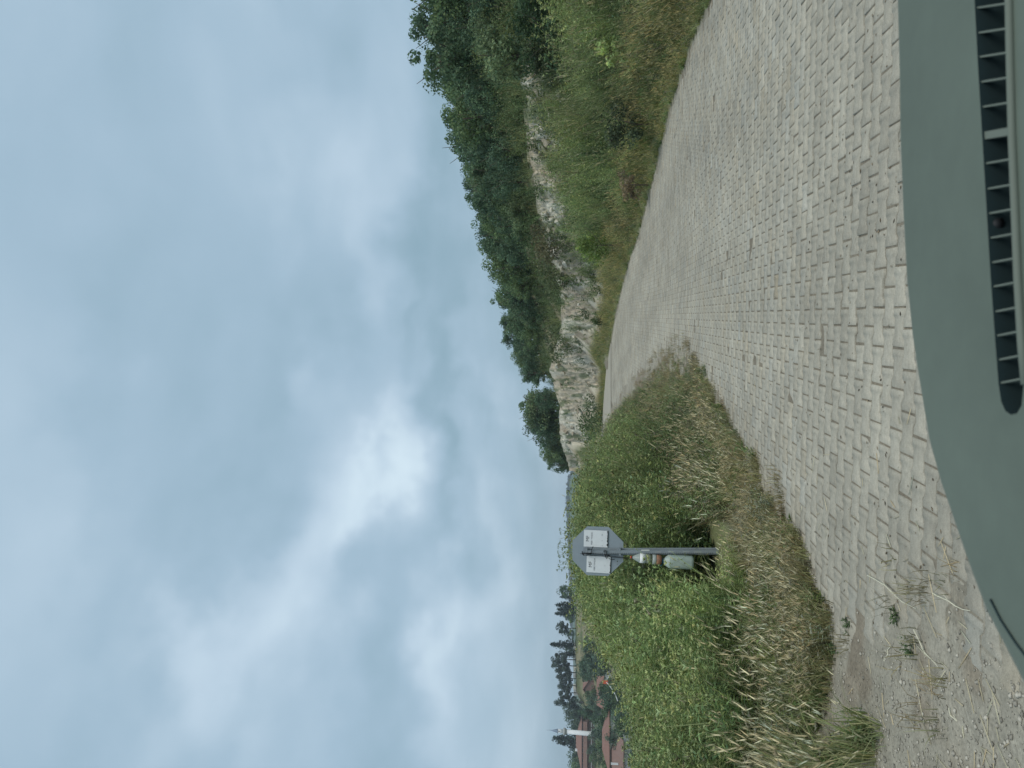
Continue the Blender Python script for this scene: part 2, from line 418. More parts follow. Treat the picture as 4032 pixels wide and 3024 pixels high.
# ------------------------------------------------------------------ paved road: interlocking bone-shaped concrete blocks
road = empty('road'); tag(road, 'pale grey block paved road curving away to the left', kind='structure')
ROAD_A = R(5.0)
ca, sa = math.cos(ROAD_A), math.sin(ROAD_A)
BL, BP = .200, .142          # block length across the road, course pitch along it
gap = .0035
def bone(k=0):
    r = random.Random(900 + k); j = lambda a: r.uniform(0, a)
    L = BL / 2 - .0026; wide = BP / 2 + .0115 - .0016; thin = BP / 2 - .0115 - .0016
    out = []
    for sy in (1, -1):
        half = [(-L + j(.005), (wide - j(.005)) * sy), (-.062, (wide - j(.0015)) * sy), (-.040, (thin - j(.0015)) * sy), (.040, (thin - j(.0015)) * sy), (.062, (wide - j(.0015)) * sy), (L - j(.005), (wide - j(.005)) * sy)]
        out += half[::-1] if sy > 0 else half
    return out
def paver_geo(k=0):
    o = np.array(bone(k))
    c = .0035
    inner = o * np.array([1 - c / .1, 1 - c / .07])
    top = np.c_[inner, np.full(len(o), 0.0)]; ch = np.c_[o, np.full(len(o), -c * .8)]; bot = np.c_[o, np.full(len(o), -.05)]
    V = np.vstack([top, ch, bot]); n = len(o)
    # top as quads between the two long sides
    Fq = []
    for i in range(5): Fq.append((i, i + 1, 10 - i, 11 - i))
    for i in range(n):
        j = (i + 1) % n
        Fq.append((i, n + i, n + j, j)); Fq.append((n + i, 2 * n + i, 2 * n + j, n + j))
    F = np.array(Fq)
    return V, F
PVS = [paver_geo(k)[0] for k in range(8)]
PV, PF = paver_geo()
FN = np.cross(PV[PF[0][1]] - PV[PF[0][0]], PV[PF[0][2]] - PV[PF[0][0]])
if FN[2] < 0: PF = PF[:, ::-1]
blocks = []
for j in range(8, 330):
    for i in range(-26, 40):
        a = (i + (.5 if j % 2 else 0)) * BL; b = j * BP
        x = .55 + a * ca + b * sa; y = 0.2 - a * sa + b * ca
        if y < 1.9 or y > 44: continue
        if x < xl(y) - (1.0 if y < 12 else .5) or x > xr(y) - .10 + .5 * (float(fbm(np.array([y * .9]), np.array([3.3]), 3, 72)[0]) - .35): continue
        # the left-hand ragged edge has lost blocks
        blocks.append((x, y))
blocks = np.array(blocks)
NB = len(blocks)
b_tilt = rng.normal(0, .011, (NB, 2)); b_rot = rng.normal(0, .008, NB) - ROAD_A; b_dz = rng.normal(0, .0022, NB)
sink = sstep(.5, -.7, blocks[:, 0] - xl(blocks[:, 1])) * .012 * rng.random(NB)
lat = (blocks[:, 0] - (xl(blocks[:, 1]) + xr(blocks[:, 1])) / 2)
tone = 1 + .05 * np.cos(lat * 3.6 + 1.5 * fbm(blocks[:, 1] * .12, lat * 0, 2, 19)) + rng.normal(0, .06, NB) + .22 * (fbm(blocks[:, 0] * .7, blocks[:, 1] * .35, 3, 60) - .5)
warm = rng.normal(0, .005, NB)
PAVE = np.array((.325, .302, .245))
bcol = tone[:, None] * PAVE + np.stack([warm, warm * 0, -warm], -1)
vis = (blocks[:, 1] > 2.75)
sxy = np.abs(blocks[:, 0] / blocks[:, 1] + .02) < .5
order = np.argsort(blocks[:, 1] + 1e3 * ~(vis & sxy & (road_mask(blocks[:, 0], blocks[:, 1]) > .1)))
first = order[:300]; rest = order[300:]
tones = [mk_mesh('paver', PVS[v % 8], PF, np.tile(PAVE * t, (len(PV), 1))) for v in range(8) for t in (.88, .94, 1.0, 1.05, 1.1)]
for k in first:
    q = int(np.clip(round((tone[k] - .88) / .055), 0, 4))
    o = link('paver', tones[q + 5 * (int(k) % 8)], MT['paver'], road)
    o.location = (blocks[k, 0], blocks[k, 1], float(prof(blocks[k, 1])) + b_dz[k] - sink[k])
    o.rotation_euler = (b_tilt[k, 0], b_tilt[k, 1], b_rot[k])
def scatter_geo(V, F, C, pos, yaw, scale, tint=None, tilt=None):
    """copies of one small mesh at many places, joined"""
    n = len(pos)
    c, s = np.cos(yaw), np.sin(yaw)
    P = V[None] * np.asarray(scale).reshape(n, 1, -1)
    if tilt is not None:
        P = P.copy()
        z = P[:, :, 2].copy()
        P[:, :, 2] += 0
        P[:, :, 0] += z * tilt[:, 0:1]; P[:, :, 1] += z * tilt[:, 1:2]
    x = P[:, :, 0] * c[:, None] - P[:, :, 1] * s[:, None]; y = P[:, :, 0] * s[:, None] + P[:, :, 1] * c[:, None]
    O = np.stack([x, y, P[:, :, 2]], -1) + pos[:, None]
    FF = F[None] + (np.arange(n) * len(V))[:, None, None]
    CC = None
    if C is not None:
        CC = np.broadcast_to(C[None], (n,) + C.shape)
        if tint is not None: CC = CC * tint[:, None]
        CC = CC.reshape(-1, 3)
    return O.reshape(-1, 3), FF.reshape(-1, F.shape[1]), CC
def join(parts):
    Vs, Fs, Cs = [], [], []; off = 0
    for V, F, C in parts:
        Vs.append(V); Fs.append(F + off); Cs.append(C); off += len(V)
    return np.vstack(Vs), np.vstack(Fs), np.vstack(Cs)
n = len(rest); pz = prof(blocks[rest, 1]) + b_dz[rest] - sink[rest]
O, FF, CC = scatter_geo(PV, PF, np.ones((len(PV), 3)), np.c_[blocks[rest], pz], b_rot[rest], np.ones((n, 1)), bcol[rest])
# follow the slope of the road and each block's own tilt
O = O.reshape(n, len(PV), 3)
dv = np.stack(PVS)[rest % 8] - PV[None]
O[:, :, 0] += dv[:, :, 0] * ca + dv[:, :, 1] * sa; O[:, :, 1] += -dv[:, :, 0] * sa + dv[:, :, 1] * ca
rel = O[:, :, :2] - blocks[rest][:, None]
slope = (prof(blocks[rest, 1] + .1) - prof(blocks[rest, 1] - .1)) / .2
O[:, :, 2] += rel[:, :, 1] * (slope[:, None] + b_tilt[rest, 0:1]) - rel[:, :, 0] * b_tilt[rest, 1:2]
o = link('paving', mk_mesh('paving', O.reshape(-1, 3), FF, CC), MT['paver'], road); o['kind'] = 'stuff'
# beyond the courses one can pick out, a sheet
ysr = np.linspace(43.6, 92, 70); Vr = []
for y in ysr:
    for t in np.linspace(0, 1, 9):
        x = lerp(xl(y) - .3, xr(y) + .1, t); Vr.append((x, y, prof(y) + .02))
ii = np.arange(len(ysr) * 9).reshape(-1, 9)
Fr = np.stack([ii[:-1, :-1], ii[:-1, 1:], ii[1:, 1:], ii[1:, :-1]], -1).reshape(-1, 4)
link('far_paving', mk_mesh('far_paving', np.array(Vr), Fr, None, True), MT['far_paving'], road)

# ------------------------------------------------------------------ plant shapes (small triangle meshes with colour)
def strip(p0, d, h, w, bend, segs, c0, c1, width_pow=1.0, yaw=0.0):
    """a tapering blade rising from p0, leaning along the unit direction d"""
    V, F, C = [], [], []
    side = np.array([-math.sin(yaw), math.cos(yaw), 0])
    for k in range(segs + 1):
        t = k / segs
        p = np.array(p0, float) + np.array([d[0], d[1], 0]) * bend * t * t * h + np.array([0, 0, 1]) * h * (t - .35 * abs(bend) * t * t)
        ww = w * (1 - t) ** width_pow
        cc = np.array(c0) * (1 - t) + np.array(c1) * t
        if k < segs:
            V += [p - side * ww / 2, p + side * ww / 2]; C += [cc, cc]
        else:
            V += [p]; C += [cc]
    for k in range(segs - 1):
        a = 2 * k; F += [(a, a + 1, a + 3), (a, a + 3, a + 2)]
    a = 2 * (segs - 1); F += [(a, a + 1, a + 2)]
    return np.array(V), np.array(F), np.array(C), p
def leaf(p, d, n, L, W, c):
    """kite-shaped leaf folded a little along its rib"""
    d = d / np.linalg.norm(d); s = np.cross(n, d); s /= (np.linalg.norm(s) + 1e-6); n2 = np.cross(d, s)
    V = np.array([p, p + d * L * .45 + s * W / 2 + n2 * W * .15, p + d * L - n2 * L * .15, p + d * L * .45 - s * W / 2 + n2 * W * .15])
    return V, np.array([(0, 1, 2), (0, 2, 3)]), np.array([c * .85, c, c * 1.1, c])
def rdir(r):
    a = r.random() * 2 * math.pi; return np.array([math.cos(a), math.sin(a), 0])
def tuft(seed, n, h, w, spread, c0, c1, ears=0, ear_c=(.42, .37, .22), segs=3):
    r = np.random.default_rng(seed); parts = []
    for i in range(n):
        d = rdir(r); p = d * r.random() * spread; dd = rdir(r); hh = h * (.55 + .6 * r.random())
        k = .75 + .5 * r.random()
        V, F, C, tip = strip((p[0], p[1], 0), dd, hh, w * (.7 + .6 * r.random()), .15 + .75 * r.random() ** 2, segs, np.array(c0) * k, np.array(c1) * k, .8, r.random() * 6.28)
        parts.append((V, F, C))
        if i < ears:
            e = np.array([dd[0] * .4, dd[1] * .4, .9]); e /= np.linalg.norm(e); L = .07 + .06 * r.random(); a = np.cross(e, [1, 0, 0.1]); a /= np.linalg.norm(a); b = np.cross(e, a); wd = .0058
            q = tip - e * .01
            V = np.array([q, q + e * L * .35 + a * wd, q + e * L * .35 + b * wd, q + e * L * .35 - a * wd, q + e * L * .35 - b * wd, q + e * L])
            F = np.array([(0, 1, 2), (0, 2, 3), (0, 3, 4), (0, 4, 1), (5, 2, 1), (5, 3, 2), (5, 4, 3), (5, 1, 4)])
            parts.append((V, F, np.tile(np.array(ear_c) * k, (6, 1))))
            for _ in range(3):
                f = e + rdir(r) * .22; f /= np.linalg.norm(f); s = np.cross(f, a); s /= np.linalg.norm(s)
                V = np.array([q + e * L * .3 - s * .0012, q + e * L * .3 + s * .0012, q + e * L * .6 + f * L * .9])
                parts.append((V, np.array([(0, 1, 2)]), np.tile(np.array(ear_c) * k * 1.1, (3, 1))))
    return join(parts)
def weed(seed, h, stems, leaves, L, W, c, spread=.1, droop=.2, stem_c=None, top=None):
    """stemmed leafy plant"""
    r = np.random.default_rng(seed); parts = []; c = np.array(c)
    for s in range(stems):
        d = rdir(r); p = d * r.random() * spread; dd = rdir(r); hh = h * (.6 + .5 * r.random()); bend = .1 + .35 * r.random()
        sc_ = np.array(stem_c) if stem_c is not None else c * .9
        V, F, C, tip = strip((p[0], p[1], 0), dd, hh, .009, bend, 3, sc_ * .8, sc_, .5, r.random() * 6.28)
        parts.append((V, F, C))
        for k in range(leaves):
            t = .08 + .92 * (k + r.random()) / leaves
            q = np.array([p[0], p[1], 0]) + dd * bend * t * t * hh + np.array([0, 0, hh * (t - .35 * bend * t * t)])
            a = rdir(r); el = .9 * r.random() - .15
            dv = a * math.cos(el) + np.array([0, 0, math.sin(el)])
            size = (1.15 - .7 * t) * (.6 + .7 * r.random())
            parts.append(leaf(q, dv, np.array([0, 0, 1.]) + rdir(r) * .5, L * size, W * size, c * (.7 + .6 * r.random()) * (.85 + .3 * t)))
        if top is not None:
            for k in range(7):
                a = rdir(r); dv = a * .7 + np.array([0, 0, .8])
                parts.append(leaf(tip, dv, np.array([0, 0, 1.]), .05, .02, np.array(top) * (.8 + .4 * r.random())))
    return join(parts)
GREEN, LIME, OLIVE, DARK, STRAW, PALE, GREY = (.215, .285, .112), (.30, .37, .145), (.30, .31, .14), (.115, .18, .075), (.37, .335, .175), (.47, .43, .25), (.30, .325, .20)
PT = dict(
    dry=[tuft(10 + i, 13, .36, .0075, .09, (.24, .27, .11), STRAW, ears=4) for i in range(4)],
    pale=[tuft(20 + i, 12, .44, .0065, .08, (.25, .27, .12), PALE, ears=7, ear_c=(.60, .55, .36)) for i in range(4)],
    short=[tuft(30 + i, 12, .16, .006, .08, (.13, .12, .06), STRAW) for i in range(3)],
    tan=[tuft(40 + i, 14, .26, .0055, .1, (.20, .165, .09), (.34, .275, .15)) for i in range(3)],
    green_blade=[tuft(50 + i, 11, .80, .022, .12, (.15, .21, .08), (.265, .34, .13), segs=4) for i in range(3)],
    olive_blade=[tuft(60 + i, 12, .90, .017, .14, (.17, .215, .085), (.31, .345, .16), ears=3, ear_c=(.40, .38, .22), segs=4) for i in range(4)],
    weed=[weed(70 + i, .9, 3, 18, .14, .038, GREEN, .1) for i in range(4)],
    bush=[weed(80 + i, .65, 5, 15, .085, .038, (.165, .22, .092), .16) for i in range(4)],
    dark=[weed(90 + i, .55, 5, 14, .10, .050, DARK, .18) for i in range(3)],
    lime=[weed(100 + i, .95, 3, 15, .19, .028, LIME, .06) for i in range(3)],
    feather=[weed(110 + i, 1.0, 5, 22, .12, .016, (.27, .35, .135), .1, top=(.36, .40, .18)) for i in range(4)],
    grey=[weed(120 + i, .6, 4, 14, .05, .02, GREY, .12, stem_c=(.2, .18, .12), top=(.26, .24, .16)) for i in range(3)],
    low=[weed(130 + i, .14, 4, 7, .055, .03, (.17, .245, .08), .08) for i in range(3)],
)
def stuff(name, label, cat, specs, mat):
    """specs: list of (kind, positions(n,2), height scale(n), tint(n,3))"""
    parts = []
    for kind, xy, hs, tint in specs:
        if len(xy) == 0: continue
        pr = PT[kind]; pick = rng.integers(0, len(pr), len(xy))
        z = ground_z(xy[:, 0], xy[:, 1]) - .015
        for k in range(len(pr)):
            s = pick == k
            if not s.any(): continue
            m = s.sum(); sc3 = np.stack([hs[s] ** .5, hs[s] ** .5, hs[s]], -1)
            parts.append(scatter_geo(*pr[k], np.c_[xy[s], z[s]], rng.random(m) * 6.283, sc3, tint[s], rng.normal(0, .17, (m, 2))))
    V, F, C = join(parts)
    o = link(name, mk_mesh(name, V, F, C), mat)
    tag(o, label, cat, kind='stuff'); return o
def tints(n, xy=None, amt=.16, warm=.06, patch=.25):
    t = 1 + rng.normal(0, amt, n)
    if xy is not None: t = t + patch * 2 * (fbm(xy[:, 0] * .7, xy[:, 1] * .5, 3, 91) - .5)
    w = rng.normal(0, warm, n)
    return np.clip(np.stack([t * (1 + w), t, t * (1 - w)], -1), .3, 2.2)
def cand(n, b0, b1, y0, y1, power=1.0):
    """points spread evenly as seen: bearing uniform, depth by a power law"""
    y = y0 * (y1 / y0) ** (rng.random(n) ** power); b = b0 + (b1 - b0) * rng.random(n)
    return np.c_[b * y, y]

# ---- left verge: pale grass in front, weeds behind
def left_out(xy): return -(xy[:, 0] - xl(xy[:, 1]))      # metres left of the paving
def veg_top_row(xy):
    """photo row that the tops of the plants stay below, by bearing"""
    b = xy[:, 0] / xy[:, 1]; u = 1512 + b * FPX
    return np.interp(u, [-800, 0, 120, 300, 450, 560, 700, 900, 1050, 1165, 1250, 1300, 1400, 1480, 1560, 1640],
                        [2450, 2440, 2440, 2415, 2350, 2285, 2218, 2210, 2216, 2225, 2275, 2350, 2420, 2485, 2560, 2640])
sx_b = (854 - 1512) / FPX / dy_of(2700)
def cap_height(xy, hs, base_h):
    """keep each plant's top under the outline that the photograph shows"""
    v = veg_top_row(xy); zmax = CH + xy[:, 1] * (sp + cp * (2016 - v) / FPX) / (cp - (2016 - v) / FPX * sp)
    bs_ = xy[:, 0] / xy[:, 1] - sx_b
    nearsign = (xy[:, 1] < 9.35) & (np.abs(bs_ + .008) < .055)
    v2 = 2800.0; zm2 = CH + xy[:, 1] * (sp + cp * (2016 - v2) / FPX) / (cp - (2016 - v2) / FPX * sp)
    zmax = np.where(nearsign, np.minimum(zmax, zm2), zmax)
    room = (zmax - ground_z(xy[:, 0], xy[:, 1])) * (.70 + .36 * rng.random(len(xy)) ** .8)
    h = np.minimum(hs, room / base_h)
    return h, room / base_h > .18
def zone(xy, lo, hi, jag=.5):
    e = left_out(xy) + jag * 2 * (fbm(xy[:, 0] * .9, xy[:, 1] * .9, 3, 15) - .5)
    return (e > lo) & (e < hi)
specs_d, specs_g = [], []
fr = cand(9000, -.62, .22, 3.6, 12)
fr = fr[~((fr[:, 1] < 4.9) & (left_out(fr) < .55))]
fr = fr[zone(fr, .0, 1.2, .4) & (fr[:, 1] > 4.0 + .3 * rng.random(len(fr)))]
dens_ = fbm(fr[:, 0] * 1.3, fr[:, 1] * 1.3, 3, 66)
keep = dens_ > .36 + .1 * (left_out(fr) < .4); fr = fr[keep]
hs = .75 + .5 * rng.random(len(fr)); hs *= .45 + .55 * sstep(.2, 1.1, left_out(fr))
hs, ok = cap_height(fr, hs, .50); fr, hs = fr[ok], hs[ok]
sel = rng.random(len(fr))
b_ = fr[:, 0] / fr[:, 1]
palew = (sel < .17)
for kind, s in (('pale', palew), ('dry', ~palew & (sel < .38)), ('olive_blade', (sel >= .38) & (sel < .66)), ('green_blade', (sel >= .66) & (sel < .76)), ('grey', (sel >= .76) & (sel < .84)), ('bush', (sel >= .84) & (sel < .92)), ('low', sel >= .92)):
    (specs_d if kind in ('pale', 'dry') else specs_g).append((kind, fr[s], hs[s] * dict(low=2.2, olive_blade=.45, green_blade=.45, bush=.5, grey=.7).get(kind, 1), tints(s.sum(), fr[s])))
# straw and short dry grass creeping on to the paving
sh = cand(16000, -.60, .3, 3.3, 26)
m_ = left_out(sh) + .9 * (fbm(sh[:, 0] * 1.2, sh[:, 1] * 1.2, 3, 23) - .5)
sh = sh[(m_ > -.12) & (m_ < 1.1) & (fbm(sh[:, 0] * 2.5, sh[:, 1] * 2.5, 3, 24) > .43) & ((sh[:, 1] > 5.2) | (rng.random(len(sh)) < .03))]
hs = .45 + .7 * rng.random(len(sh)); s = rng.random(len(sh)) < .6
specs_d += [('short', sh[s], hs[s], tints(s.sum(), sh[s])), ('tan', sh[~s], hs[~s] * .8, tints((~s).sum(), sh[~s]))]
ey = 5.0 * (11 / 5.0) ** rng.random(3000); ex = np.c_[xl(ey) - (-.15 + .75 * rng.random(3000)), ey]; ex = ex[(fbm(ex[:, 0] * 2.2, ex[:, 1] * 2.2, 3, 27) > .40) & (left_out(ex) + .7 * (fbm(ex[:, 0] * 1.7, ex[:, 1] * 1.7, 3, 28) - .45) > -.05)]
hs = .35 + .55 * rng.random(len(ex)); s = rng.random(len(ex))
specs_d += [('short', ex[s < .5], hs[s < .5], tints((s < .5).sum(), ex[s < .5])), ('dry', ex[(s >= .5) & (s < .75)], hs[(s >= .5) & (s < .75)] * .7, tints(((s >= .5) & (s < .75)).sum()))]
specs_g += [('low', ex[s >= .93], hs[s >= .93] * 1.2, tints((s >= .93).sum()) * .8), ('grey', ex[(s >= .75) & (s < .82)], hs[(s >= .75) & (s < .82)] * .5, tints(((s >= .75) & (s < .82)).sum()))]
# the tongue of low dry grass between the paving and the weeds, further on
tg = cand(7500, -.17, .07, 8.5, 40)
tg = tg[zone(tg, .0, 1.9, .6)]
hs = (.7 + .6 * rng.random(len(tg))) * (.22 + .78 * sstep(.0, 1.3, left_out(tg))) * np.interp(tg[:, 0] / tg[:, 1], [-.06, .0, .05], [1, .6, .35]); hs, ok = cap_height(tg, hs * (1 + .02 * tg[:, 1]), .33); tg, hs = tg[ok], hs[ok]
q = rng.random(len(tg)) + .5 * (fbm(tg[:, 0] * .6, tg[:, 1] * .4, 3, 71) - .5)
for kind, s in (('tan', q < .36), ('dry', (q >= .36) & (q < .48)), ('grey', (q >= .48) & (q < .58)), ('olive_blade', (q >= .58) & (q < .72)), ('bush', q >= .72)):
    (specs_g if kind in ('grey', 'bush', 'olive_blade') else specs_d).append((kind, tg[s], hs[s] * (.7 if kind in ('bush', 'grey') else .4 if kind == 'olive_blade' else 1.1), tints(s.sum(), tg[s])))
# weeds
wd = cand(19000, -.64, .05, 5.6, 36, .95)
u_ = 1512 + wd[:, 0] / wd[:, 1] * FPX
lo = np.interp(u_, [-400, 0, 400, 800, 1100, 1300, 1600], [1.0, 1.0, 1.05, 1.15, 1.1, 1.3, 2.2])
e_ = left_out(wd) + .7 * (fbm(wd[:, 0] * .8, wd[:, 1] * .8, 3, 16) - .5)
wd = wd[(e_ > lo)]; u_ = 1512 + wd[:, 0] / wd[:, 1] * FPX
hs = 1.15 + .5 * rng.random(len(wd)); hs *= .62 + .5 * sstep(1.3, 3.6, left_out(wd)); hs *= np.interp(wd[:, 1], [5, 9, 13, 30], [.8, 1, 1.3, 1.5])
hs *= np.interp(u_, [1180, 1330, 1440, 1520, 1600], [1, .8, .4, .2, .12])
hs *= .35 + 1.3 * fbm(wd[:, 0] * 1.3, wd[:, 1] * 1.1, 3, 58)
hs, ok = cap_height(wd, hs, 1.02); wd, hs = wd[ok], hs[ok]
pn = fbm(wd[:, 0] * .55, wd[:, 1] * .45, 4, 51); pm = fbm(wd[:, 0] * .8, wd[:, 1] * .6, 4, 52); q = rng.random(len(wd))
kindw = np.where(pn > .60, 'lime', np.where(pn < .40, 'dark', np.where(pm > .47, 'feather', np.where(pm < .40, 'bush', 'green_blade'))))
kindw = np.where(q < .08, 'weed', np.where(q < .22, 'green_blade', np.where(q < .32, 'olive_blade', np.where(q < .35, 'grey', np.where(q < .40, 'bush', np.where(q < .56, 'feather', kindw))))))
frontw = left_out(wd) < 2.1 + .4 * rng.random(len(wd))
kindw = np.where(frontw & (q > .45), np.where(q > .9, 'dark', np.where(q > .65, 'feather', 'bush')), kindw)
kindw = np.where((rng.random(len(wd)) < .16) & ~frontw, 'green_blade', kindw)
for kind in np.unique(kindw):
    s = kindw == kind; t = tints(s.sum(), wd[s], patch=.6)
    specs_g.append((str(kind), wd[s], hs[s] * (1.25 if kind in ('bush', 'dark', 'grey') else 1) * (.82 + .2 * rng.random(s.sum())), t))
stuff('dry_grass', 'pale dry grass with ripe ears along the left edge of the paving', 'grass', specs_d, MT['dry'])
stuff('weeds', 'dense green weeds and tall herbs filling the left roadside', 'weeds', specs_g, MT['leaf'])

# ---- right bank
specs_d, specs_g = [], []
def right_out(xy): return xy[:, 0] - xr(xy[:, 1])
yv = 8.0 * (64 / 8.0) ** rng.random(9500); ve = np.c_[xr(yv) + rng.random(9500) * 2.0, yv]
e_ = right_out(ve) + .5 * (fbm(ve[:, 0] * 1.1, ve[:, 1] * 1.1, 3, 17) - .5)
wid = np.interp(ve[:, 1], [8, 20, 40, 62], [1.6, 1.5, 1.2, 1.6])
ve = ve[(e_ > -.14) & (e_ < wid)]
hs = (.8 + .6 * rng.random(len(ve))) * (.45 + .6 * sstep(.1, .9, right_out(ve)))
q = rng.random(len(ve))
for kind, s in (('dry', q < .42), ('tan', (q >= .42) & (q < .55)), ('olive_blade', (q >= .55) & (q < .78)), ('low', (q >= .78) & (q < .9)), ('grey', q >= .9)):
    t = tints(s.sum(), ve[s]) * (np.array((1.02, 1.0, .78)) if kind in ('dry', 'tan') else 1)
    (specs_d if kind in ('dry', 'tan') else specs_g).append((kind, ve[s], hs[s] * dict(olive_blade=.45, low=2.0, grey=.7).get(kind, 1.0), t))
rb = cand(21000, -.02, .62, 10.5, 52)
bb = rb[:, 0] / rb[:, 1]
HB = sorted([(bearing(h[0]), h[1]) for h in HILL]); HBx = np.array([h[0] for h in HB]); HBy = np.array([h[1] for h in HB])
yfoot = np.interp(bb, HBx, HBy)
e_ = right_out(rb) + .5 * (fbm(rb[:, 0] * .9, rb[:, 1] * .9, 3, 18) - .5)
keep = (e_ > .8) & (rb[:, 1] < yfoot + .8) & ((bb > .125) | (rng.random(len(rb)) < .35)); rb = rb[keep]; bb = bb[keep]
hs = (.75 + .5 * rng.random(len(rb))) * (.5 + .5 * sstep(.7, 2.2, right_out(rb))) * np.interp(bb, [0, .12, .2, .6], [.35, .5, 1, 1.05]) * (1.25 - .28 * sstep(.8, 1.0, rb[:, 1] / np.interp(bb, HBx, HBy)))
pn = fbm(rb[:, 0] * .45, rb[:, 1] * .35, 4, 53); pm = fbm(rb[:, 0] * .6, rb[:, 1] * .5, 4, 54); q = rng.random(len(rb))
hs *= .45 + 1.1 * fbm(rb[:, 0] * .9, rb[:, 1] * .7, 3, 59)
kr = np.where(pn > .53, 'green_blade', np.where(pn < .42, 'dark', np.where(pm > .50, 'feather', 'olive_blade')))
kr = np.where(q < .22, 'olive_blade', np.where(q < .40, 'feather', np.where(q < .50, 'bush', np.where(q < .55, 'grey', np.where(q < .57, 'dry', kr)))))
low_ = right_out(rb) < 2.4
kr = np.where(low_ & (q > .7), 'bush', kr)
for kind in np.unique(kr):
    s = kr == kind; t = tints(s.sum(), rb[s], patch=.45) * 1.18
    (specs_d if kind == 'dry' else specs_g).append((str(kind), rb[s], hs[s] * (1.3 if kind in ('bush', 'dark') else 2.2 if kind == 'dry' else 1.15), t))
# thin grass and low scrub on the ledges above the rock
up = cand(7000, -.13, .62, 20, 95)
bb = up[:, 0] / up[:, 1]
HT = sorted([(bearing(h[0]), h[4], h[6]) for h in HILL]); HTx = np.array([h[0] for h in HT]); HTy = np.array([h[1] for h in HT]); HTs = np.array([h[2] for h in HT])
tt = (up[:, 1] - np.interp(bb, HTx, HTy)) / (np.interp(bb, HTx, HTs) - np.interp(bb, HTx, HTy))
s = ((tt > -.02) & (tt < .9)) | ((tt > -.35) & (tt < 0) & (rng.random(len(tt)) < .8)); up = up[s]; tt = tt[s]
q = rng.random(len(up)); hs = 1.0 + .9 * rng.random(len(up))
for kind, s in (('olive_blade', q < .45), ('bush', (q >= .45) & (q < .75)), ('dark', q >= .75)):
    specs_g.append((kind, up[s], hs[s] * (1.5 if kind != 'olive_blade' else .8), tints(s.sum(), up[s])))
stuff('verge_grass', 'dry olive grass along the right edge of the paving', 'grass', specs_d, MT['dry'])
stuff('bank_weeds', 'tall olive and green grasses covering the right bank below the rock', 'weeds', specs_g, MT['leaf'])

# ------------------------------------------------------------------ rock cut
def rock_face():
    HBs = sorted(HILL); bs = np.array([bearing(h[0]) for h in HBs])
    nb, nh = 620, 56
    b = np.linspace(bearing(1170), bearing(2830), nb); t = np.linspace(-.28, 1.10, nh)
    Bm, Tm = np.meshgrid(b, t)
    def ip(k): return np.interp(Bm, bs, np.array([h[k] for h in HBs]))
    Yb, vb, hide, Yt, vt = ip(1), ip(2), ip(3), ip(4), ip(5)
    Zb = CH + Yb * (sp + cp * (2016 - vb) / FPX) / (cp - (2016 - vb) / FPX * sp) - hide
    Zt = CH + Yt * (sp + cp * (2016 - vt) / FPX) / (cp - (2016 - vt) / FPX * sp)
    Y = Yb + (Yt - Yb) * np.clip(Tm, -.2, 1.1)
    Z = Zb + (Zt - Zb) * Tm
    arc = np.cumsum(np.r_[0, np.hypot(np.diff(b * np.interp(b, bs, [h[1] for h in HBs])), np.diff(np.interp(b, bs, [h[1] for h in HBs])))])
    S = np.broadcast_to(arc[None], Y.shape)
    # tilted beds, blocky joints and gullies, all pushed along the view of the road (towards it)
    bed = Z * 2.6 + S * .35 + 1.2 * fbm(S * .3, Z * .4, 3, 201)
    step = np.floor(bed) + sstep(.55, .95, bed - np.floor(bed))
    blocky = vnoise(np.floor(S * 1.6 + vnoise(step, step * 0 + 1, 6) * 3), step, 33)
    gull = fbm(S * .22, Z * .12, 4, 204)
    fine = fbm(S * 2.2, Z * 2.8, 4, 205); rid = np.abs(fbm(S * .9, Z * 1.1, 3, 206) - .5) * 2
    env = sstep(-.28, .0, Tm) * sstep(1.10, .9, Tm) * sstep(b[-1] + .002, b[-1] - .05, Bm) * sstep(b[0], b[0] + .03, Bm)
    D = (.45 + .6 * (gull - .5) * 2 + .30 * (blocky - .5) + .50 * (fine - .5) + .30 * np.abs(fbm(S * 2.6, Z * 3.4, 3, 231) - .5) * 2 + .45 * (fbm(S * 4.5, Z * 5.5, 3, 220) - .5) + .25 * rid) * env + .75 * env - .40
    Y = Y - D * .8; 
    Z = Z + .25 * (fbm(S * .6, Tm * 0, 3, 207) - .5) * sstep(.4, 1, Tm)
    X = Bm * Y
    base = np.zeros(Y.shape + (3,)) + np.array((.42, .385, .30))
    base = mixc(base, (.50, .47, .38), sstep(.5, .75, blocky))
    base = mixc(base, (.30, .25, .185), sstep(.52, .7, fbm(S * .5, Z * .7, 4, 208)) * .8)
    base = mixc(base, (.42, .34, .24), sstep(.5, .65, fbm(S * .15, Z * .25, 3, 209)) * .7)
    base = mixc(base, (.13, .15, .08), sstep(.56, .70, fbm(S * .7, Z * 1.0, 4, 210)) * .85)
    base = base * (.72 + .56 * fbm(S * 5, Z * 6, 3, 221))[..., None]
    i = np.arange(nb * nh).reshape(nh, nb)
    F = np.stack([i[:-1, :-1], i[:-1, 1:], i[1:, 1:], i[1:, :-1]], -1).reshape(-1, 4)
    o = link('rock_face', mk_mesh('rock_face', np.stack([X, Y, Z], -1).reshape(-1, 3), F, base.reshape(-1, 3)), MT['rock'])
    tag(o, 'pale limestone road cut with broken beds below the wooded slope', kind='structure')
    return o, X, Y, Z, D
rf, RX, RY, RZ, RD = rock_face()
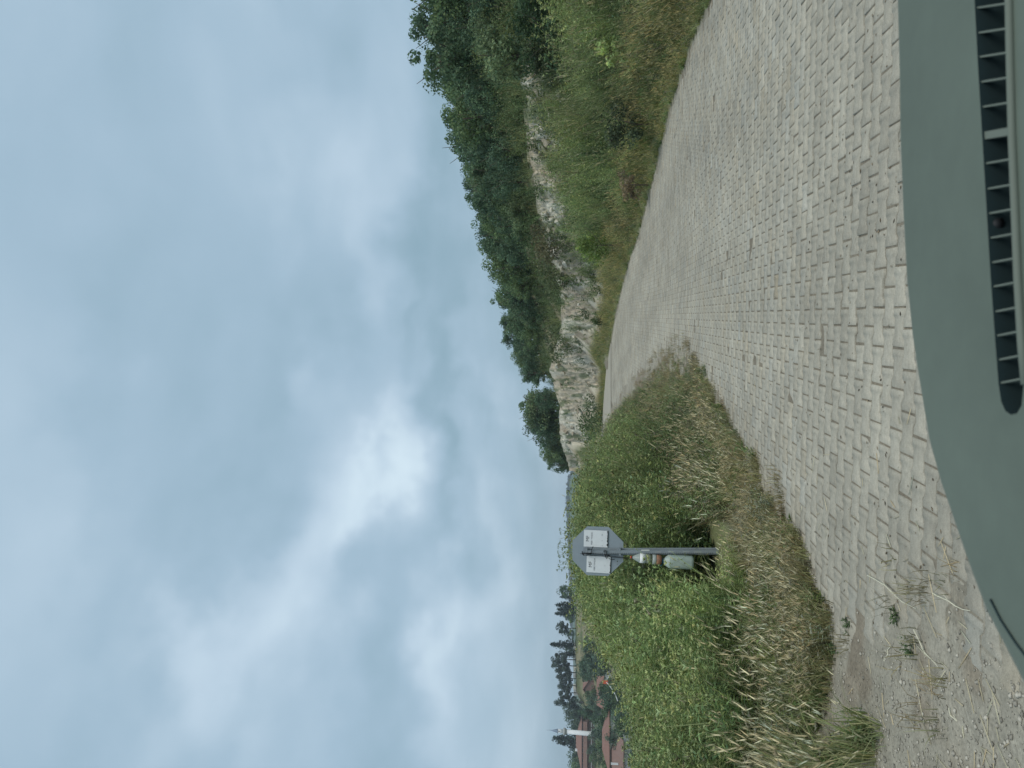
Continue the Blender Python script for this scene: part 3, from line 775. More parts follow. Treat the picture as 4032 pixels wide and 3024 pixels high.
def rock_mesh(seed, flat=.6):
    r = np.random.default_rng(seed); bm = bmesh.new()
    for k in range(16):
        d = r.normal(size=3); d /= np.linalg.norm(d); d = np.sign(d) * np.abs(d) ** .6
        bm.verts.new((d[0] * .5, d[1] * .42, d[2] * .5 * flat))
    res = bmesh.ops.convex_hull(bm, input=bm.verts[:])
    for g_ in res.get('geom_interior', []):
        if isinstance(g_, bmesh.types.BMVert) and g_.is_valid and not g_.link_faces: bm.verts.remove(g_)
    me = bpy.data.meshes.new('rock'); bm.to_mesh(me); bm.free()
    c = (.52, .485, .395) if seed % 3 == 0 else (.43, .39, .305) if seed % 3 == 1 else (.32, .28, .215)
    at = me.attributes.new('col', 'FLOAT_COLOR', 'POINT'); at.data.foreach_set('color', np.tile(np.array((*c, 1), np.float32), len(me.vertices)))
    me.materials.append(MT['rock']); return me
ROCKS = [rock_mesh(300 + i, .45 + .1 * (i % 4)) for i in range(10)]
nh_, nb_ = RX.shape
for k in range(290):
    i = int(rng.integers(8, nh_ - 8)); j = int(rng.integers(6, nb_ - 6))
    if rng.random() < .35: i = int(rng.integers(8, 16))
    s_ = .10 + .26 * rng.random() ** 2.4
    s_ *= 1 + .022 * RY[i, j]
    o = link('rock', ROCKS[k % 10], None, rf, (RX[i, j], RY[i, j] + s_ * .12, RZ[i, j]))
    o.scale = (s_ * (.8 + .7 * rng.random()), s_ * .8, s_ * (.6 + .5 * rng.random()))
    o.rotation_euler = (rng.normal(0, .25), rng.normal(.12, .25), rng.random() * 6.28)

# ------------------------------------------------------------------ trees
def crown_geo(seed, w, h, nblob, nleaf, size, c, z0=.0, blob_r=.3, flat=1.0):
    r = np.random.default_rng(seed); c = np.array(c)
    cen = []
    while len(cen) < nblob:
        p = r.uniform(-1, 1, 3)
        q = p[0] ** 2 + p[1] ** 2 + p[2] ** 2
        if .12 < q < 1: cen.append(p)
    cen = np.array(cen)
    lump = .8 + .4 * r.random(nblob)
    cen = cen * lump[:, None]
    wz = 1 - .3 * np.clip(cen[:, 2], 0, 1)
    cen = np.c_[cen[:, 0] * w / 2 * .82 * wz, cen[:, 1] * w / 2 * .82 * wz, z0 + h / 2 + cen[:, 2] * h / 2 * .84]
    P, Nn, B = [], [], []
    for i in range(nblob):
        m = int(nleaf * (.7 + .6 * r.random())); d = r.normal(size=(m, 3)); d /= np.linalg.norm(d, axis=1)[:, None]
        rad = blob_r * w * (.55 + .75 * r.random()) * (1 - .55 * r.random((m, 1)) ** 2.5)
        P.append(cen[i] + d * rad * np.array([1, 1, .75 * flat])); Nn.append(d); B.append(np.full(m, .72 + .56 * r.random()))
    P = np.vstack(P); Nn = np.vstack(Nn); B = np.concatenate(B); m = len(P)
    Nn = Nn + r.normal(0, .55, (m, 3)); Nn /= np.linalg.norm(Nn, axis=1)[:, None]
    t = r.normal(size=(m, 3)); t = t - Nn * (t * Nn).sum(1)[:, None]; t /= np.linalg.norm(t, axis=1)[:, None]; s = np.cross(Nn, t)
    L = size * (.6 + .8 * r.random((m, 1))); W = L * (.55 + .3 * r.random((m, 1)))
    V = np.stack([P - t * L / 2, P + s * W / 2 + Nn * L * .12, P + t * L / 2, P - s * W / 2 + Nn * L * .12], 1).reshape(-1, 3)
    F = np.arange(m * 4).reshape(m, 4)
    k = B * (.75 + .5 * r.random(m)); w_ = r.normal(0, .06, m)
    C = np.stack([c[0] * k * (1 + w_), c[1] * k, c[2] * k * (1 - w_)], -1)
    return V, F, np.repeat(C, 4, 0)
def trunk_mesh(seed, h, r0, limbs=4, spread=.5):
    r = random.Random(seed); mb = MB()
    top = Vector((r.uniform(-.1, .1) * h, r.uniform(-.1, .1) * h, h * .7))
    mb.tube([(0, 0, -.3), (r.uniform(-.03, .03) * h, 0, h * .3), top], [r0 * 1.25, r0, r0 * .45], 7)
    for i in range(limbs):
        a = 6.283 * i / limbs + r.random(); z = h * (.25 + .35 * r.random())
        p = Vector((0, 0, z)); e_ = p + Vector((math.cos(a) * spread * h * .55, math.sin(a) * spread * h * .55, h * .35))
        mb.tube([p, (p + e_) / 2 + Vector((0, 0, -.03 * h)), e_], [r0 * .5, r0 * .35, r0 * .15], 5)
    return mb.mesh('trunk', True)
WOOD = [(.125, .195, .100), (.105, .172, .098), (.15, .22, .095), (.112, .182, .104), (.15, .205, .10), (.10, .165, .095)]
TM = []
for i in range(7):
    w = 2.7 + .25 * (i % 3); h = 3.0 + .28 * (i % 4)
    V, F, C = crown_geo(400 + i, w, h * .92, 38, 90, .125, WOOD[i % 6], z0=h * .10, blob_r=.155)
    TM.append((mk_mesh('crown', V, F, C), trunk_mesh(500 + i, h, .07)))
def tree(name, label, cat, crown, trunk, loc, rz, s, group=None, mat='tree_leaf'):
    e_ = empty(name, loc, rz); e_.scale = s if hasattr(s, '__len__') else (s, s, s)
    tag(e_, label, cat, group)
    link('crown', crown, MT[mat], e_); link('trunk', trunk, MT['bark'], e_); return e_
HS = sorted(HILL); hb = np.array([bearing(h[0]) for h in HS])
def hip(k, b): return float(np.interp(b, hb, [h[k] for h in HS]))
count = nsky = nedge = 0; nlone = -1
rows = [1.0, .87, .74, .61, .48, .35, .22, .08, -.06]
for ri, t in enumerate(rows):
    b = bearing(1195)
    while b < bearing(3330):
        Yt, Ys = hip(4, b), hip(6, b)
        tt = t + rng.normal(0, .05)
        Y = Yt + (Ys - Yt) * tt + (.6 if ri > 4 else 0)
        u = 1512 + b * FPX
        sp_ = (1.12 if ri else .9) * (1 + .4 * rng.random())
        x = b * Y
        skip = False
        if u > 1462 and u < 1522: skip = True                      # the gap before the lone tree
        if u <= 1440 and ri not in (0, 2, 3): skip = True
        if u < 2100 and t < .15: skip = True                       # grassy ledges over the cut
        if u < 2060 and t < .3 and rng.random() < .75: skip = True
        if 2050 < u < 2780 and t < .1: skip = rng.random() < .45
        if t < 0 and u < 2790: skip = True
        if 1535 <= u < 1760 and t < .45 and rng.random() < .8: skip = True
        if not skip:
            k = int(rng.integers(0, 7)); z = float(H(x, Y)) - .1
            s_ = .62 + .36 * rng.random()
            if u < 1440: s_ *= float(np.interp(u, [1195, 1300, 1370, 1440], [1.0, 1.5, 1.65, 1.75]))
            if t < .3: s_ *= .75
            where = 'on the skyline of the wooded hill' if ri == 0 else 'just above the pale rock cut' if t < .3 else 'in the thick of the wood on the hillside'
            lab = 'dark green leafy tree ' + where
            third = 'nearest' if u > 2640 else 'middle' if u > 2050 else 'farthest'
            if ri == 0: lab = 'leafy tree on the skyline of the wooded hill, %s third of the slope' % third
            elif t < .3: lab = 'small leafy tree at the edge of the rock cut, %s third of the slope' % third
            else: lab = 'dark green leafy tree in the thick of the hillside wood, %s third of the slope' % third
            if u < 1440: nlone += 1; lab = ('lone dark rounded tree' if u > 1385 else 'small dark tree trailing off') + ' at the low tapering end of the wooded hill'
            tree('oak_tree', lab, 'tree', TM[k][0], TM[k][1], (x, Y, z), rng.random() * 6.28, (s_, s_, s_ * (.9 + .25 * rng.random())), 'trees of the wood on the hillside')
            count += 1
        b += sp_ / Y
print('hill trees', count)

# ------------------------------------------------------------------ road sign seen from behind, with bottles tied to its post
MT['galv'] = principled('galvanised', (.235, .27, .295), rough=.55, spec=.4, metal=.15, noise=[(6, .10, 4), (60, .08, 3)])
MT['plate'] = principled('sign_back', (.245, .29, .325), rough=.6, spec=.35, noise=[(5, .06, 3), (120, .04, 2)])
MT['sheet'] = principled('white_sheet', (.66, .69, .71), rough=.6, spec=.3, noise=[(9, .05, 4)])
MT['black'] = principled('black_rubber', (.012, .014, .016), rough=.6, spec=.3)
MT['ink'] = principled('ink', (.03, .035, .045), rough=.6)
MT['faint_ink'] = principled('faint_ink', (.30, .32, .34), rough=.6)
MT['mid_ink'] = principled('mid_ink', (.14, .15, .17), rough=.6)
MT['tape'] = principled('grey_tape', (.50, .52, .50), rough=.6)
MT['hole'] = principled('hole', (.02, .022, .024), rough=.9)
MT['red_cap'] = principled('red_cap', (.42, .06, .035), rough=.45)
MT['blue_cap'] = principled('blue_cap', (.05, .17, .34), rough=.45)
MT['rust'] = principled('rusty_water', (.23, .12, .07), rough=.6, noise=[(30, .35, 4)])
def plastic(name, c, amt):
    m = principled(name, c, rough=.35, spec=.4, noise=[(14, .10, 4)], transl=amt); return m
MT['pet'] = plastic('cloudy_bottle', (.50, .56, .53), .45)
MT['jug'] = plastic('milky_jug', (.58, .68, .63), .45)
MT['label'] = principled('white_label', (.68, .69, .68), rough=.6)
MT['murk'] = plastic('murky_water', (.27, .30, .22), .3)
SY = 9.2; sx0 = xat(854, 2830, SY)
sign = empty('road_sign', (sx0, SY, float(ground_z(np.array([sx0]), np.array([SY]))[0]) - .05)); sign.rotation_euler = (0, R(-1.6), R(4))
tag(sign, 'grey back of an octagonal stop sign on a perforated post in the weeds', 'road sign')
zb = sign.location.z
k9 = SY / FPX                    # metres per photo pixel at the sign
zc_oct = zat((2255 + 2452) / 2, SY) - zb
ow, oh = 189 * k9 / 2, 198 * k9 / 2
# octagon as the photo has it
oc = [(-ow, -.42 * oh), (-ow, .42 * oh), (-.40 * ow, oh), (.40 * ow, oh), (ow, .42 * oh), (ow, -.42 * oh), (.40 * ow, -oh), (-.40 * ow, -oh)]
rotx = Matrix.Rotation(R(90), 4, 'X')
pl = MB(); pl.prism(oc, -.004, .004, Matrix.Translation((0.005, .012, zc_oct)) @ rotx @ Matrix.Rotation(R(-2.0), 4, 'Z')); pl.build('plate', MT['plate'], sign)
# post: folded channel, flanges turned out, row of holes
pw = 27 * k9; ptop = zat(2297, SY) - zb
pr_ = [(-.5, 0), (-.5, .006), (-.22, .006), (-.22, -.042), (.22, -.042), (.22, .006), (.5, .006), (.5, 0), (.25, 0), (.25, -.049), (-.25, -.049), (-.25, 0)]
po = MB(); po.prism([(x * pw, y) for x, y in pr_], -.35, ptop); po.build('post', MT['galv'], sign)
hz = .12; 
hm = MB(); hm.prism([(.0042 * math.cos(6.283 * q / 8), .0042 * math.sin(6.283 * q / 8)) for q in range(8)], 0, .003, rotx); hme = hm.mesh('hole'); hme.materials.append(MT['hole'])
while hz < ptop - .06:
    link('hole', hme, None, sign, (-.17 * pw, -.0485, hz)); hz += .0215
bt = MB(); bt.box((.02, -.051, zat(2540, SY) - zb), (.016, .002, 32 * k9)); bt.build('reflector_strip', MT['tape'], sign)
for zz in (2590, 2640, 2700, 2745):
    st = MB(); st.box((random.uniform(-.002, .004), -.0505, zat(zz, SY) - zb), (.004, .001, random.uniform(.06, .11))); st.build('scratch', MT['tape'], sign)
for zz in (2310, 2440):
    st = MB(); st.box((0, -.02, zat(zz, SY) - zb), (pw * 1.05, .062, .02)); st.build('bracket', MT['galv'], sign)
# two peeling sheets with the torn lower edge
def text_mesh(txt, size, bold=0.0):
    cu = bpy.data.curves.new('lettering', 'FONT'); cu.body = txt; cu.size = size; cu.align_x = 'CENTER'; cu.align_y = 'CENTER'; cu.offset = bold; cu.extrude = .0004; cu.resolution_u = 3
    tmp = bpy.data.objects.new('lettering_tmp', cu); col.objects.link(tmp)
    dg = bpy.context.evaluated_depsgraph_get(); dg.update()
    me = bpy.data.meshes.new_from_object(tmp.evaluated_get(dg)); bpy.data.objects.remove(tmp); bpy.data.curves.remove(cu)
    me.materials.clear(); return me
def sheet(cu_, cv, w, h, rot, marks, seed):
    r = random.Random(seed)
    sh_ = empty('notice_sheet', ((cu_ - 854) * k9, -.0005, zat(cv, SY) - zb)); sh_.parent = sign; sh_.rotation_euler = (0, R(rot), 0)
    low = []; n = 16
    for i in range(n + 1):
        x = -w / 2 + w * i / n; low.append((x, -h / 2 + (0 if i in (0,) else r.choice([0, .0, .004, .007, .012, .003]))))
    poly = low + [(w / 2, h / 2 - .006), (w / 2 - .006, h / 2), (-w / 2, h / 2)]
    m = MB(); m.prism(poly, 0, .0012, rotx); s2 = link('paper', m.mesh('paper'), MT['sheet'], sh_)
    m = MB(); m.box((.003, .0016, -h / 2 + .004), (w * .97, .0008, .018)); link('torn_edge', m.mesh('torn_edge'), MT['black'], sh_)
    for (t, x, z, size, mat, b) in marks:
        me = text_mesh(t, size, b); me.materials.append(MT[mat]); o = link('lettering', me, None, sh_, (x * w, -.0020, z * h)); o.rotation_euler = (R(90), 0, 0)
hh_ = 93 * k9
sheet(3024 - 2120, 2347, 65 * k9, hh_, 3.0, [('MF', -.02, .335, .056, 'ink', 0), ('MERT FINDIK', .0, .165, .025, 'mid_ink', 0), ('24', .24, -.27, .022, 'faint_ink', 0), ('M', -.10, -.27, .012, 'ink', 0), ('P', -.40, -.28, .016, 'ink', 0)], 3)
sheet(3024 - 2220, 2355, 64 * k9, hh_, 3.4, [('MF', -.02, .335, .056, 'ink', 0), ('MERT FINDIK', .0, .165, .025, 'mid_ink', 0), ('M', -.05, -.27, .014, 'faint_ink', 0), ('P', -.38, -.28, .014, 'faint_ink', 0)], 5)
def spt(u, v, dy=-.065): return Vector((xat(u, v, SY), SY + dy, zat(v, SY)))
# straps of black rubber tied round the post
def uu_(yy): return 3024 - yy
cord = empty('black_cord', spt(850, 2420)); tag(cord, 'black cords knotted round the sign post and holding the bottles', 'cord')
cl = cord.location.copy()
def ctube(pts, r, nm='strand'):
    m = MB(); m.tube([Vector(p) - cl for p in pts], r, 6); m.build(nm, MT['black'], cord, True)
def cp_(x, y, dy=-.065):          # point from the 300 px wide close view of the sign
    return spt(3024 - (2050 + y / 6.636), 2250 + x / 6.636, dy)
ctube([cp_(295, 815), cp_(520, 830), cp_(720, 850), cp_(1000, 890), cp_(1300, 925), cp_(1560, 945, -.05)], .0035)
ctube([cp_(330, 870), cp_(560, 880), cp_(900, 905), cp_(1200, 935), cp_(1540, 970, -.05)], .0032)
ctube([cp_(310, 825), cp_(420, 828), cp_(520, 835)], .0085)
ctube([cp_(850, 860), cp_(930, 868), cp_(1000, 870)], .008)
ctube([cp_(570, 645), cp_(540, 700), cp_(520, 760), cp_(515, 830)], .0045, 'cable_tie')
ctube([cp_(290, 770), cp_(285, 800), cp_(300, 830), cp_(330, 880)], .006, 'knot')
ctube([cp_(235, 828), cp_(280, 835), cp_(300, 860)], .0035, 'knot')
ctube([cp_(860, 800), cp_(850, 760), cp_(875, 742), cp_(905, 770), cp_(905, 830), cp_(880, 900), cp_(925, 960), cp_(940, 930), cp_(920, 900)], .0055, 'knot')
ctube([cp_(970, 940), cp_(1000, 970), cp_(1060, 985), cp_(1130, 975)], .004)
# small bottle with red cap
def bottle_at(name, label, cat, u, v0, v1, tilt):
    top, bot = spt(u, v0, -.055), spt(u, v1, -.055)
    o = empty(name, bot); o.rotation_euler = (0, R(tilt), 0); tag(o, label, cat); return o, (top - bot).length
b1, h1 = bottle_at('plastic_bottle', 'small cloudy bottle with red cap tied upright to the sign post', 'bottle', 3024 - 2201, 2481, 2604, 4)
r1 = 37 * k9 / 2
MB().lathe([(r1 * .8, 0), (r1, .012), (r1, h1 * .17)], 20).build('murky_base', MT['rust'], b1, True)
MB().lathe([(r1, h1 * .17), (r1 * 1.02, h1 * .2), (r1 * 1.0, h1 * .30)], 20).build('body', MT['pet'], b1, True)
MB().lathe([(r1 * .97, h1 * .30), (r1 * .97, h1 * .49)], 20).build('waist', MT['murk'], b1, True)
MB().lathe([(r1 * 1.0, h1 * .49), (r1 * 1.0, h1 * .70)], 20).build('label', MT['label'], b1, True)
MB().lathe([(r1, h1 * .70), (r1 * .95, h1 * .72), (r1 * .6, h1 * .83), (r1 * .33, h1 * .91), (.016, h1 * .93)], 20).build('shoulder', MT['pet'], b1, True)
MB().lathe([(.0165, h1 * .925), (.0165, h1 * .95)], 14).build('collar', MT['black'], b1, True)
MB().lathe([(.0155, h1 * .95), (.0155, h1 * 1.0)], 14).build('cap', MT['red_cap'], b1, True)
b2, h2 = bottle_at('water_jug', 'large milky water jug with blue cap hanging against the sign post', 'water jug', 3024 - 2211, 2598, 2727, 1.5)
r2_ = 51 * k9 / 2
prof2 = [(r2_ * .86, 0), (r2_ * .98, .015)]
for q in range(9):
    z = .03 + q * h2 * .065; prof2 += [(r2_, z), (r2_ * .975, z + h2 * .03)]
prof2 += [(r2_, h2 * .70), (r2_ * .96, h2 * .74), (r2_ * .62, h2 * .84), (r2_ * .30, h2 * .90), (.026, h2 * .92)]
MB().lathe(prof2, 28, power=3.0).build('body', MT['jug'], b2, True)
MB().lathe([(.029, h2 * .91), (.029, h2 * .985), (.025, h2 * 1.0)], 18).build('cap', MT['blue_cap'], b2, True)
m = MB(); m.tube([(-.03, 0, h2 * .93), (-.055, 0, h2 * .96), (-.052, 0, h2 * 1.05), (-.02, 0, h2 * 1.07), (.0, 0, h2 * 1.0)], .004, 6); m.build('handle', MT['blue_cap'], b2, True)
MB().box((.004, -r2_ * 1.0, h2 * .28), (.02, .004, .012)).build('stain', MT['murk'], b2)

# flowering stems that stand above the weeds behind the sign
MT['umbel'] = principled('umbel', (.20, .25, .12), rough=.7, transl=.2)
for i, (px, py, dl) in enumerate([(1212, 1153, 'tall branching weed stem beyond the top of the octagonal sign plate'), (1207, 1182, 'second tall weed stem standing above the weeds over the sign plate'),
                                  (1206, 1192, 'short flowering weed stem right behind the sign post'), (1210, 1212, 'tall weed stem with paired heads near the sign'), (1209, 1226, 'outermost tall weed stem beside the sign plate')]):
    u, v = PH(px, py); Y = 12.6 + .3 * i
    base = Vector((xat(u, v, Y), Y, 0)); base.z = float(ground_z(np.array([base.x]), np.array([Y]))[0]); top = zat(v, Y) - base.z
    o = empty('tall_weed', base, random.random() * 6); tag(o, dl, 'weed', 'tall weed stems above the sign')
    m = MB(); m.tube([(0, 0, 0), (.02, .01, top * .5), (.0, .02, top * .86)], [.007, .006, .004], 6)
    heads = MB()
    for q in range(5):
        a = 6.28 * q / 5 + random.random(); z0 = top * (.80 + .03 * q); L = .05 + .05 * random.random()
        e_ = Vector((math.cos(a) * L, math.sin(a) * L, z0 + L * 1.3 + .02))
        if q == 0: e_ = Vector((.01, 0, top))
        m.tube([(0, .02, z0), (e_.x * .6, e_.y * .6, z0 + L * .6), e_], [.003, .0025, .002], 5)
        for _ in range(6):
            d = Vector((random.gauss(0, 1), random.gauss(0, 1), abs(random.gauss(0, .6)))).normalized() * .022
            heads.box(e_ + d, (.012, .012, .010), Matrix.Rotation(random.random() * 3, 3, 'Z'))
    m.build('stem', MT['umbel'], o); heads.build('flower_head', MT['umbel'], o)
    V, F, C = weed(700 + i, top * .8, 1, 9, .11, .022, GREEN, .01); link('leaves', mk_mesh('leaves', V, F, C), MT['leaf'], o)

# ------------------------------------------------------------------ shrubs and stones one can pick out on the right bank
def ray_ground(u, v, y0, y1):
    Yv = np.arange(y0, y1, .05); gz = ground_z(xat(u, v, Yv), Yv); zz = CH + Yv * (sp + cp * s_of(v)) / dy_of(v)
    hit = np.nonzero(zz <= gz)[0]
    return float(Yv[hit[0]]) if len(hit) else float(Yv[np.argmin(zz - gz)])
def shrub(name, label, px0, px1, py, Y, w, c, leafsize, nblob=16, nleaf=60, mat='leaf', z_off=0):
    u, vt_ = PH(px0, py); _, vb_ = PH(px1, py)
    Y = ray_ground(u, vb_, Y * .7, Y * 1.7)
    Y -= .05 * Y
    x = xat(u, vb_, Y); z0 = float(ground_z(np.array([x]), np.array([Y]))[0]); zt = zat(vt_, Y); h = max(zt - z0, .3)
    o = empty(name, (x, Y, z0)); tag(o, label, 'shrub')
    lo_ = max(.04, .5 * (zat(vb_, Y) - z0) / h)
    V, F, C = crown_geo(len(label) * 37 + int(px0), w, h * (1 - lo_), nblob, nleaf, leafsize, c, z0=h * lo_, blob_r=.16)
    link('foliage', mk_mesh('foliage', V, F, C), MT[mat], o); link('stem', trunk_mesh(len(label), h, .02, 4, .8), MT['bark'], o)
    return o
shrub('bright_shrub', 'bright yellow green leafy shrub low on the right bank', 1288, 1355, 105, 13.2, .85, (.48, .58, .22), .085, 26, 26)
shrub('dark_shrub', 'dark broad leaved shrub at the right end of the rock cut', 1095, 1215, 60, 20.5, 2.4, (.07, .12, .055), .10, 26, 90)
shrub('dark_shrub', 'dark shrub beside the rock under the first trees', 1115, 1215, 128, 21.5, 1.3, (.085, .115, .055), .09, 16, 60)
shrub('dry_shrub', 'brownish dead looking shrub low on the bank below the rock', 1325, 1385, 400, 21.0, 1.0, (.30, .24, .15), .06, 14, 60)
shrub('dark_shrub', 'dark grey green bush in the middle of the right bank', 1300, 1385, 270, 16.5, 1.5, (.085, .115, .06), .07, 18, 70)
shrub('green_shrub', 'grass green bush below the rock near the road bend', 1235, 1330, 530, 27.0, 1.7, (.19, .27, .07), .08, 18, 70)
shrub('ledge_shrub', 'brown green bush spilling over the top of the rock cut', 1148, 1195, 520, 40.0, 3.2, (.16, .155, .085), .12, 20, 70)
shrub('ledge_shrub', 'olive bush on the grassy ledge above the rock cut', 1165, 1215, 600, 46.0, 3.4, (.12, .15, .07), .12, 20, 70)
shrub('ledge_shrub', 'low green bushes above the last part of the rock cut', 1175, 1225, 740, 56.0, 4.2, (.12, .155, .07), .13, 22, 80)
shrub('foot_shrub', 'small dark bush at the foot of the far rock face', 1275, 1300, 690, 45.0, 1.0, (.10, .14, .06), .09, 10, 50)
shrub('foot_shrub', 'dark green bushes where the road disappears behind the weeds', 1255, 1300, 920, 66.0, 5.0, (.09, .135, .055), .14, 22, 80)
shrub('verge_shrub', 'dark weed clump beside the paving under the dry tongue of grass', 1400, 1460, 950, 10.6, .55, (.075, .12, .05), .05, 12, 60)
for (px, py, Y, s_, lab) in [(1378, 232, 14.6, .22, 'white stone lying in the grass beside the road'), (1160, 318, 26.6, .42, 'pale squared stone on the rock cut above the tall grass')]:
    u, v = PH(px, py); Y = ray_ground(u, v, Y * .7, Y * 1.6) - .15; p = P3(u, v, Y); o = link('stone', ROCKS[3].copy(), None, None, p); o.data.materials.clear(); o.data.materials.append(MT['sheet']); o.scale = (s_, s_, s_ * .9); tag(o, lab, 'stone')

# ------------------------------------------------------------------ village on the far slope
MT['tiles'] = principled('roof_tiles', (.205, .115, .09), rough=.85, noise=[(2.5, .18, 4), (14, .15, 3)])
MT['tiles_old'] = principled('old_roof_tiles', (.195, .122, .10), rough=.85, noise=[(2.5, .18, 4), (14, .15, 3)])
MT['render'] = principled('pale_render', (.55, .54, .47), rough=.85, noise=[(1.2, .1, 4)])
MT['brick'] = principled('brick_wall', (.20, .125, .105), rough=.85, noise=[(1.5, .15, 4)])
MT['white'] = principled('white_paint', (.66, .68, .69), rough=.7, noise=[(1.5, .05, 3)])
MT['grey_wall'] = principled('grey_wall', (.36, .37, .36), rough=.85, noise=[(1.5, .15, 4)])
MT['glass'] = principled('window_glass', (.03, .035, .04), rough=.15, spec=.5)
MT['lead'] = principled('lead_roof', (.20, .25, .33), rough=.5)
def box_at(parent, name, mat, c, size):
    return MB().box(c, size).build(name, MT[mat], parent)
def hip_roof(parent, w, d, z, h, ridge, over, mat, name='roof', cx=0, cy=0):
    W, D = w / 2 + over, d / 2 + over; r = ridge / 2
    v = [(-W, -D, z), (W, -D, z), (W, D, z), (-W, D, z), (-r, 0, z + h), (r, 0, z + h), (-W, -D, z - .15), (W, -D, z - .15), (W, D, z - .15), (-W, D, z - .15)]
    v = [(a + cx, b + cy, c) for a, b, c in v]
    return MB().faces(v, [(0, 1, 5, 4), (1, 2, 5), (2, 3, 4, 5), (3, 0, 4), (6, 7, 1, 0), (7, 8, 2, 1), (8, 9, 3, 2), (9, 6, 0, 3), (9, 8, 7, 6)]).build(name, MT[mat], parent)
def window_at(parent, x, y, z, w, h, frame='white'):
    f = MB(); f.box((x, y, z + h / 2 + .04), (w + .16, .08, .08)); f.box((x, y, z - h / 2 - .04), (w + .16, .08, .08)); f.box((x - w / 2 - .04, y, z), (.08, .08, h)); f.box((x + w / 2 + .04, y, z), (.08, .08, h)); f.box((x, y, z), (.05, .07, h))
    o = f.build('window', MT[frame], parent); MB().box((x, y + .02, z), (w, .04, h)).build('pane', MT['glass'], o); return o
# mosque
YM = 300.0; km = YM / FPX
c = P3(3024 - 2920, 2332, YM)
mo = empty('mosque', c, R(8)); tag(mo, 'red roofed brick mosque on the far slope beside the white minaret', 'mosque')
WM = 17.0
box_at(mo, 'wall', 'brick', (0, 0, 1.0), (WM, 10, 6.0))
box_at(mo, 'lower_roof', 'tiles_old', (0, -5.6, .9), (WM + 1, 3.2, 1.6)).rotation_euler = (R(-14), 0, 0)
box_at(mo, 'gutter', 'grey_wall', (0, -7.3, .25), (WM + 1.2, .3, .3))
box_at(mo, 'sill_band', 'render', (0, -5.15, 2.35), (WM, .3, .28))
for q in range(9): window_at(mo, -WM / 2 + 1.2 + q * 1.82, -5.06, 3.2, 1.2, 1.2, 'brick')
hip_roof(mo, WM, 10, 4.0, 2.3, 4.0, .8, 'tiles')
box_at(mo, 'chimney', 'white', (-3.0, -1.0, 6.0), (.9, .9, 1.2))
# minaret
mp = P3(3024 - 2889, 2324, 288.0)
mi = empty('minaret', mp); mi.rotation_euler = (0, R(2.0), 0); tag(mi, 'slender white minaret with grey pointed cap rising above the village', 'minaret')
kk = 288.0 / FPX
s_h = (2324 - 2232) * kk
MB().lathe([(18 * kk / 2 * 1.05, -4), (18 * kk / 2, 0), (16.5 * kk / 2, s_h)], 16).build('shaft', MT['white'], mi, True)
MB().lathe([(16 * kk / 2, s_h - .05), (25 * kk / 2, s_h + .5), (27 * kk / 2, s_h + .7), (27 * kk / 2, s_h + 13 * kk), (24 * kk / 2, s_h + 13.5 * kk)], 16).build('balcony', MT['grey_wall'], mi, True)
MB().lathe([(7.5 * kk, s_h + 13 * kk), (7.2 * kk, s_h + 36 * kk)], 16).build('lantern', MT['white'], mi, True)
MB().box((.2, -7.3 * kk, s_h + 30 * kk), (.35, .1, .45)).build('opening', MT['glass'], mi)
MB().lathe([(8.2 * kk, s_h + 35.5 * kk), (8.0 * kk, s_h + 37 * kk), (3.4 * kk, s_h + 52 * kk), (.9 * kk, s_h + 63 * kk)], 16).build('spire', MT['lead'], mi, True)
MB().lathe([(.9 * kk, s_h + 63 * kk), (.25 * kk, s_h + 82 * kk)], 8).build('finial', MT['lead'], mi, True)
# near house: hipped back block and a lower front block
YH = 170.0; kh = YH / FPX
c = P3(3024 - 2990, 2495, YH); c.z -= .6
hs_ = empty('house', c, R(-6)); tag(hs_, 'cream house with two broad red tiled roofs at the edge of the village', 'house')
wz = lambda v: zat(v, YH) - c.z
xx = lambda y_: (2990 - y_) * kh
w1 = (3060 - 2885) * kh
def blk(name, mat, y0, y1, v0, v1, yd, d): return box_at(hs_, name, mat, ((xx(y0) + xx(y1)) / 2, yd, (wz(v0) + wz(v1)) / 2), (abs(xx(y0) - xx(y1)), d, abs(wz(v0) - wz(v1))))
blk('wall', 'render', 2876, 3080, 2400, 2500, 6.0, 6.0)
hip_roof(hs_, abs(xx(2876) - xx(3080)), 6, wz(2399), (2399 - 2371) * kh, abs(xx(2935) - xx(3020)), .5, 'tiles', cx=(xx(2876) + xx(3080)) / 2, cy=6.0)
blk('front_wall', 'grey_wall', 2893, 3085, 2454, 2500, .2, 5.0)
W0, W1 = xx(2886), xx(3095)
MB().faces([(W0, -2.7, wz(2452)), (W1, -2.7, wz(2452)), (W1, 3.0, wz(2404)), (xx(2990), 3.0, wz(2404)), (W0 - 1.5, 3.0, wz(2424)), (W0, -2.7, wz(2455)), (W1, -2.7, wz(2455)), (W1, 3.0, wz(2407)), (xx(2990), 3.0, wz(2407)), (W0 - 1.5, 3.0, wz(2427))],
           [(0, 1, 2, 3, 4), (9, 8, 7, 6, 5), (0, 5, 6, 1), (4, 9, 5, 0), (3, 8, 9, 4), (2, 7, 8, 3), (1, 6, 7, 2)]).build('front_roof', MT['tiles_old'], hs_)
window_at(hs_, xx(2917), -2.34, wz(2472), .7, .8)
window_at(hs_, xx(2945), 2.96, wz(2410), .5, .5)
box_at(hs_, 'dormer_trim', 'white', (xx(3008), -.4, wz(2420)), (.35, .3, 1.6))
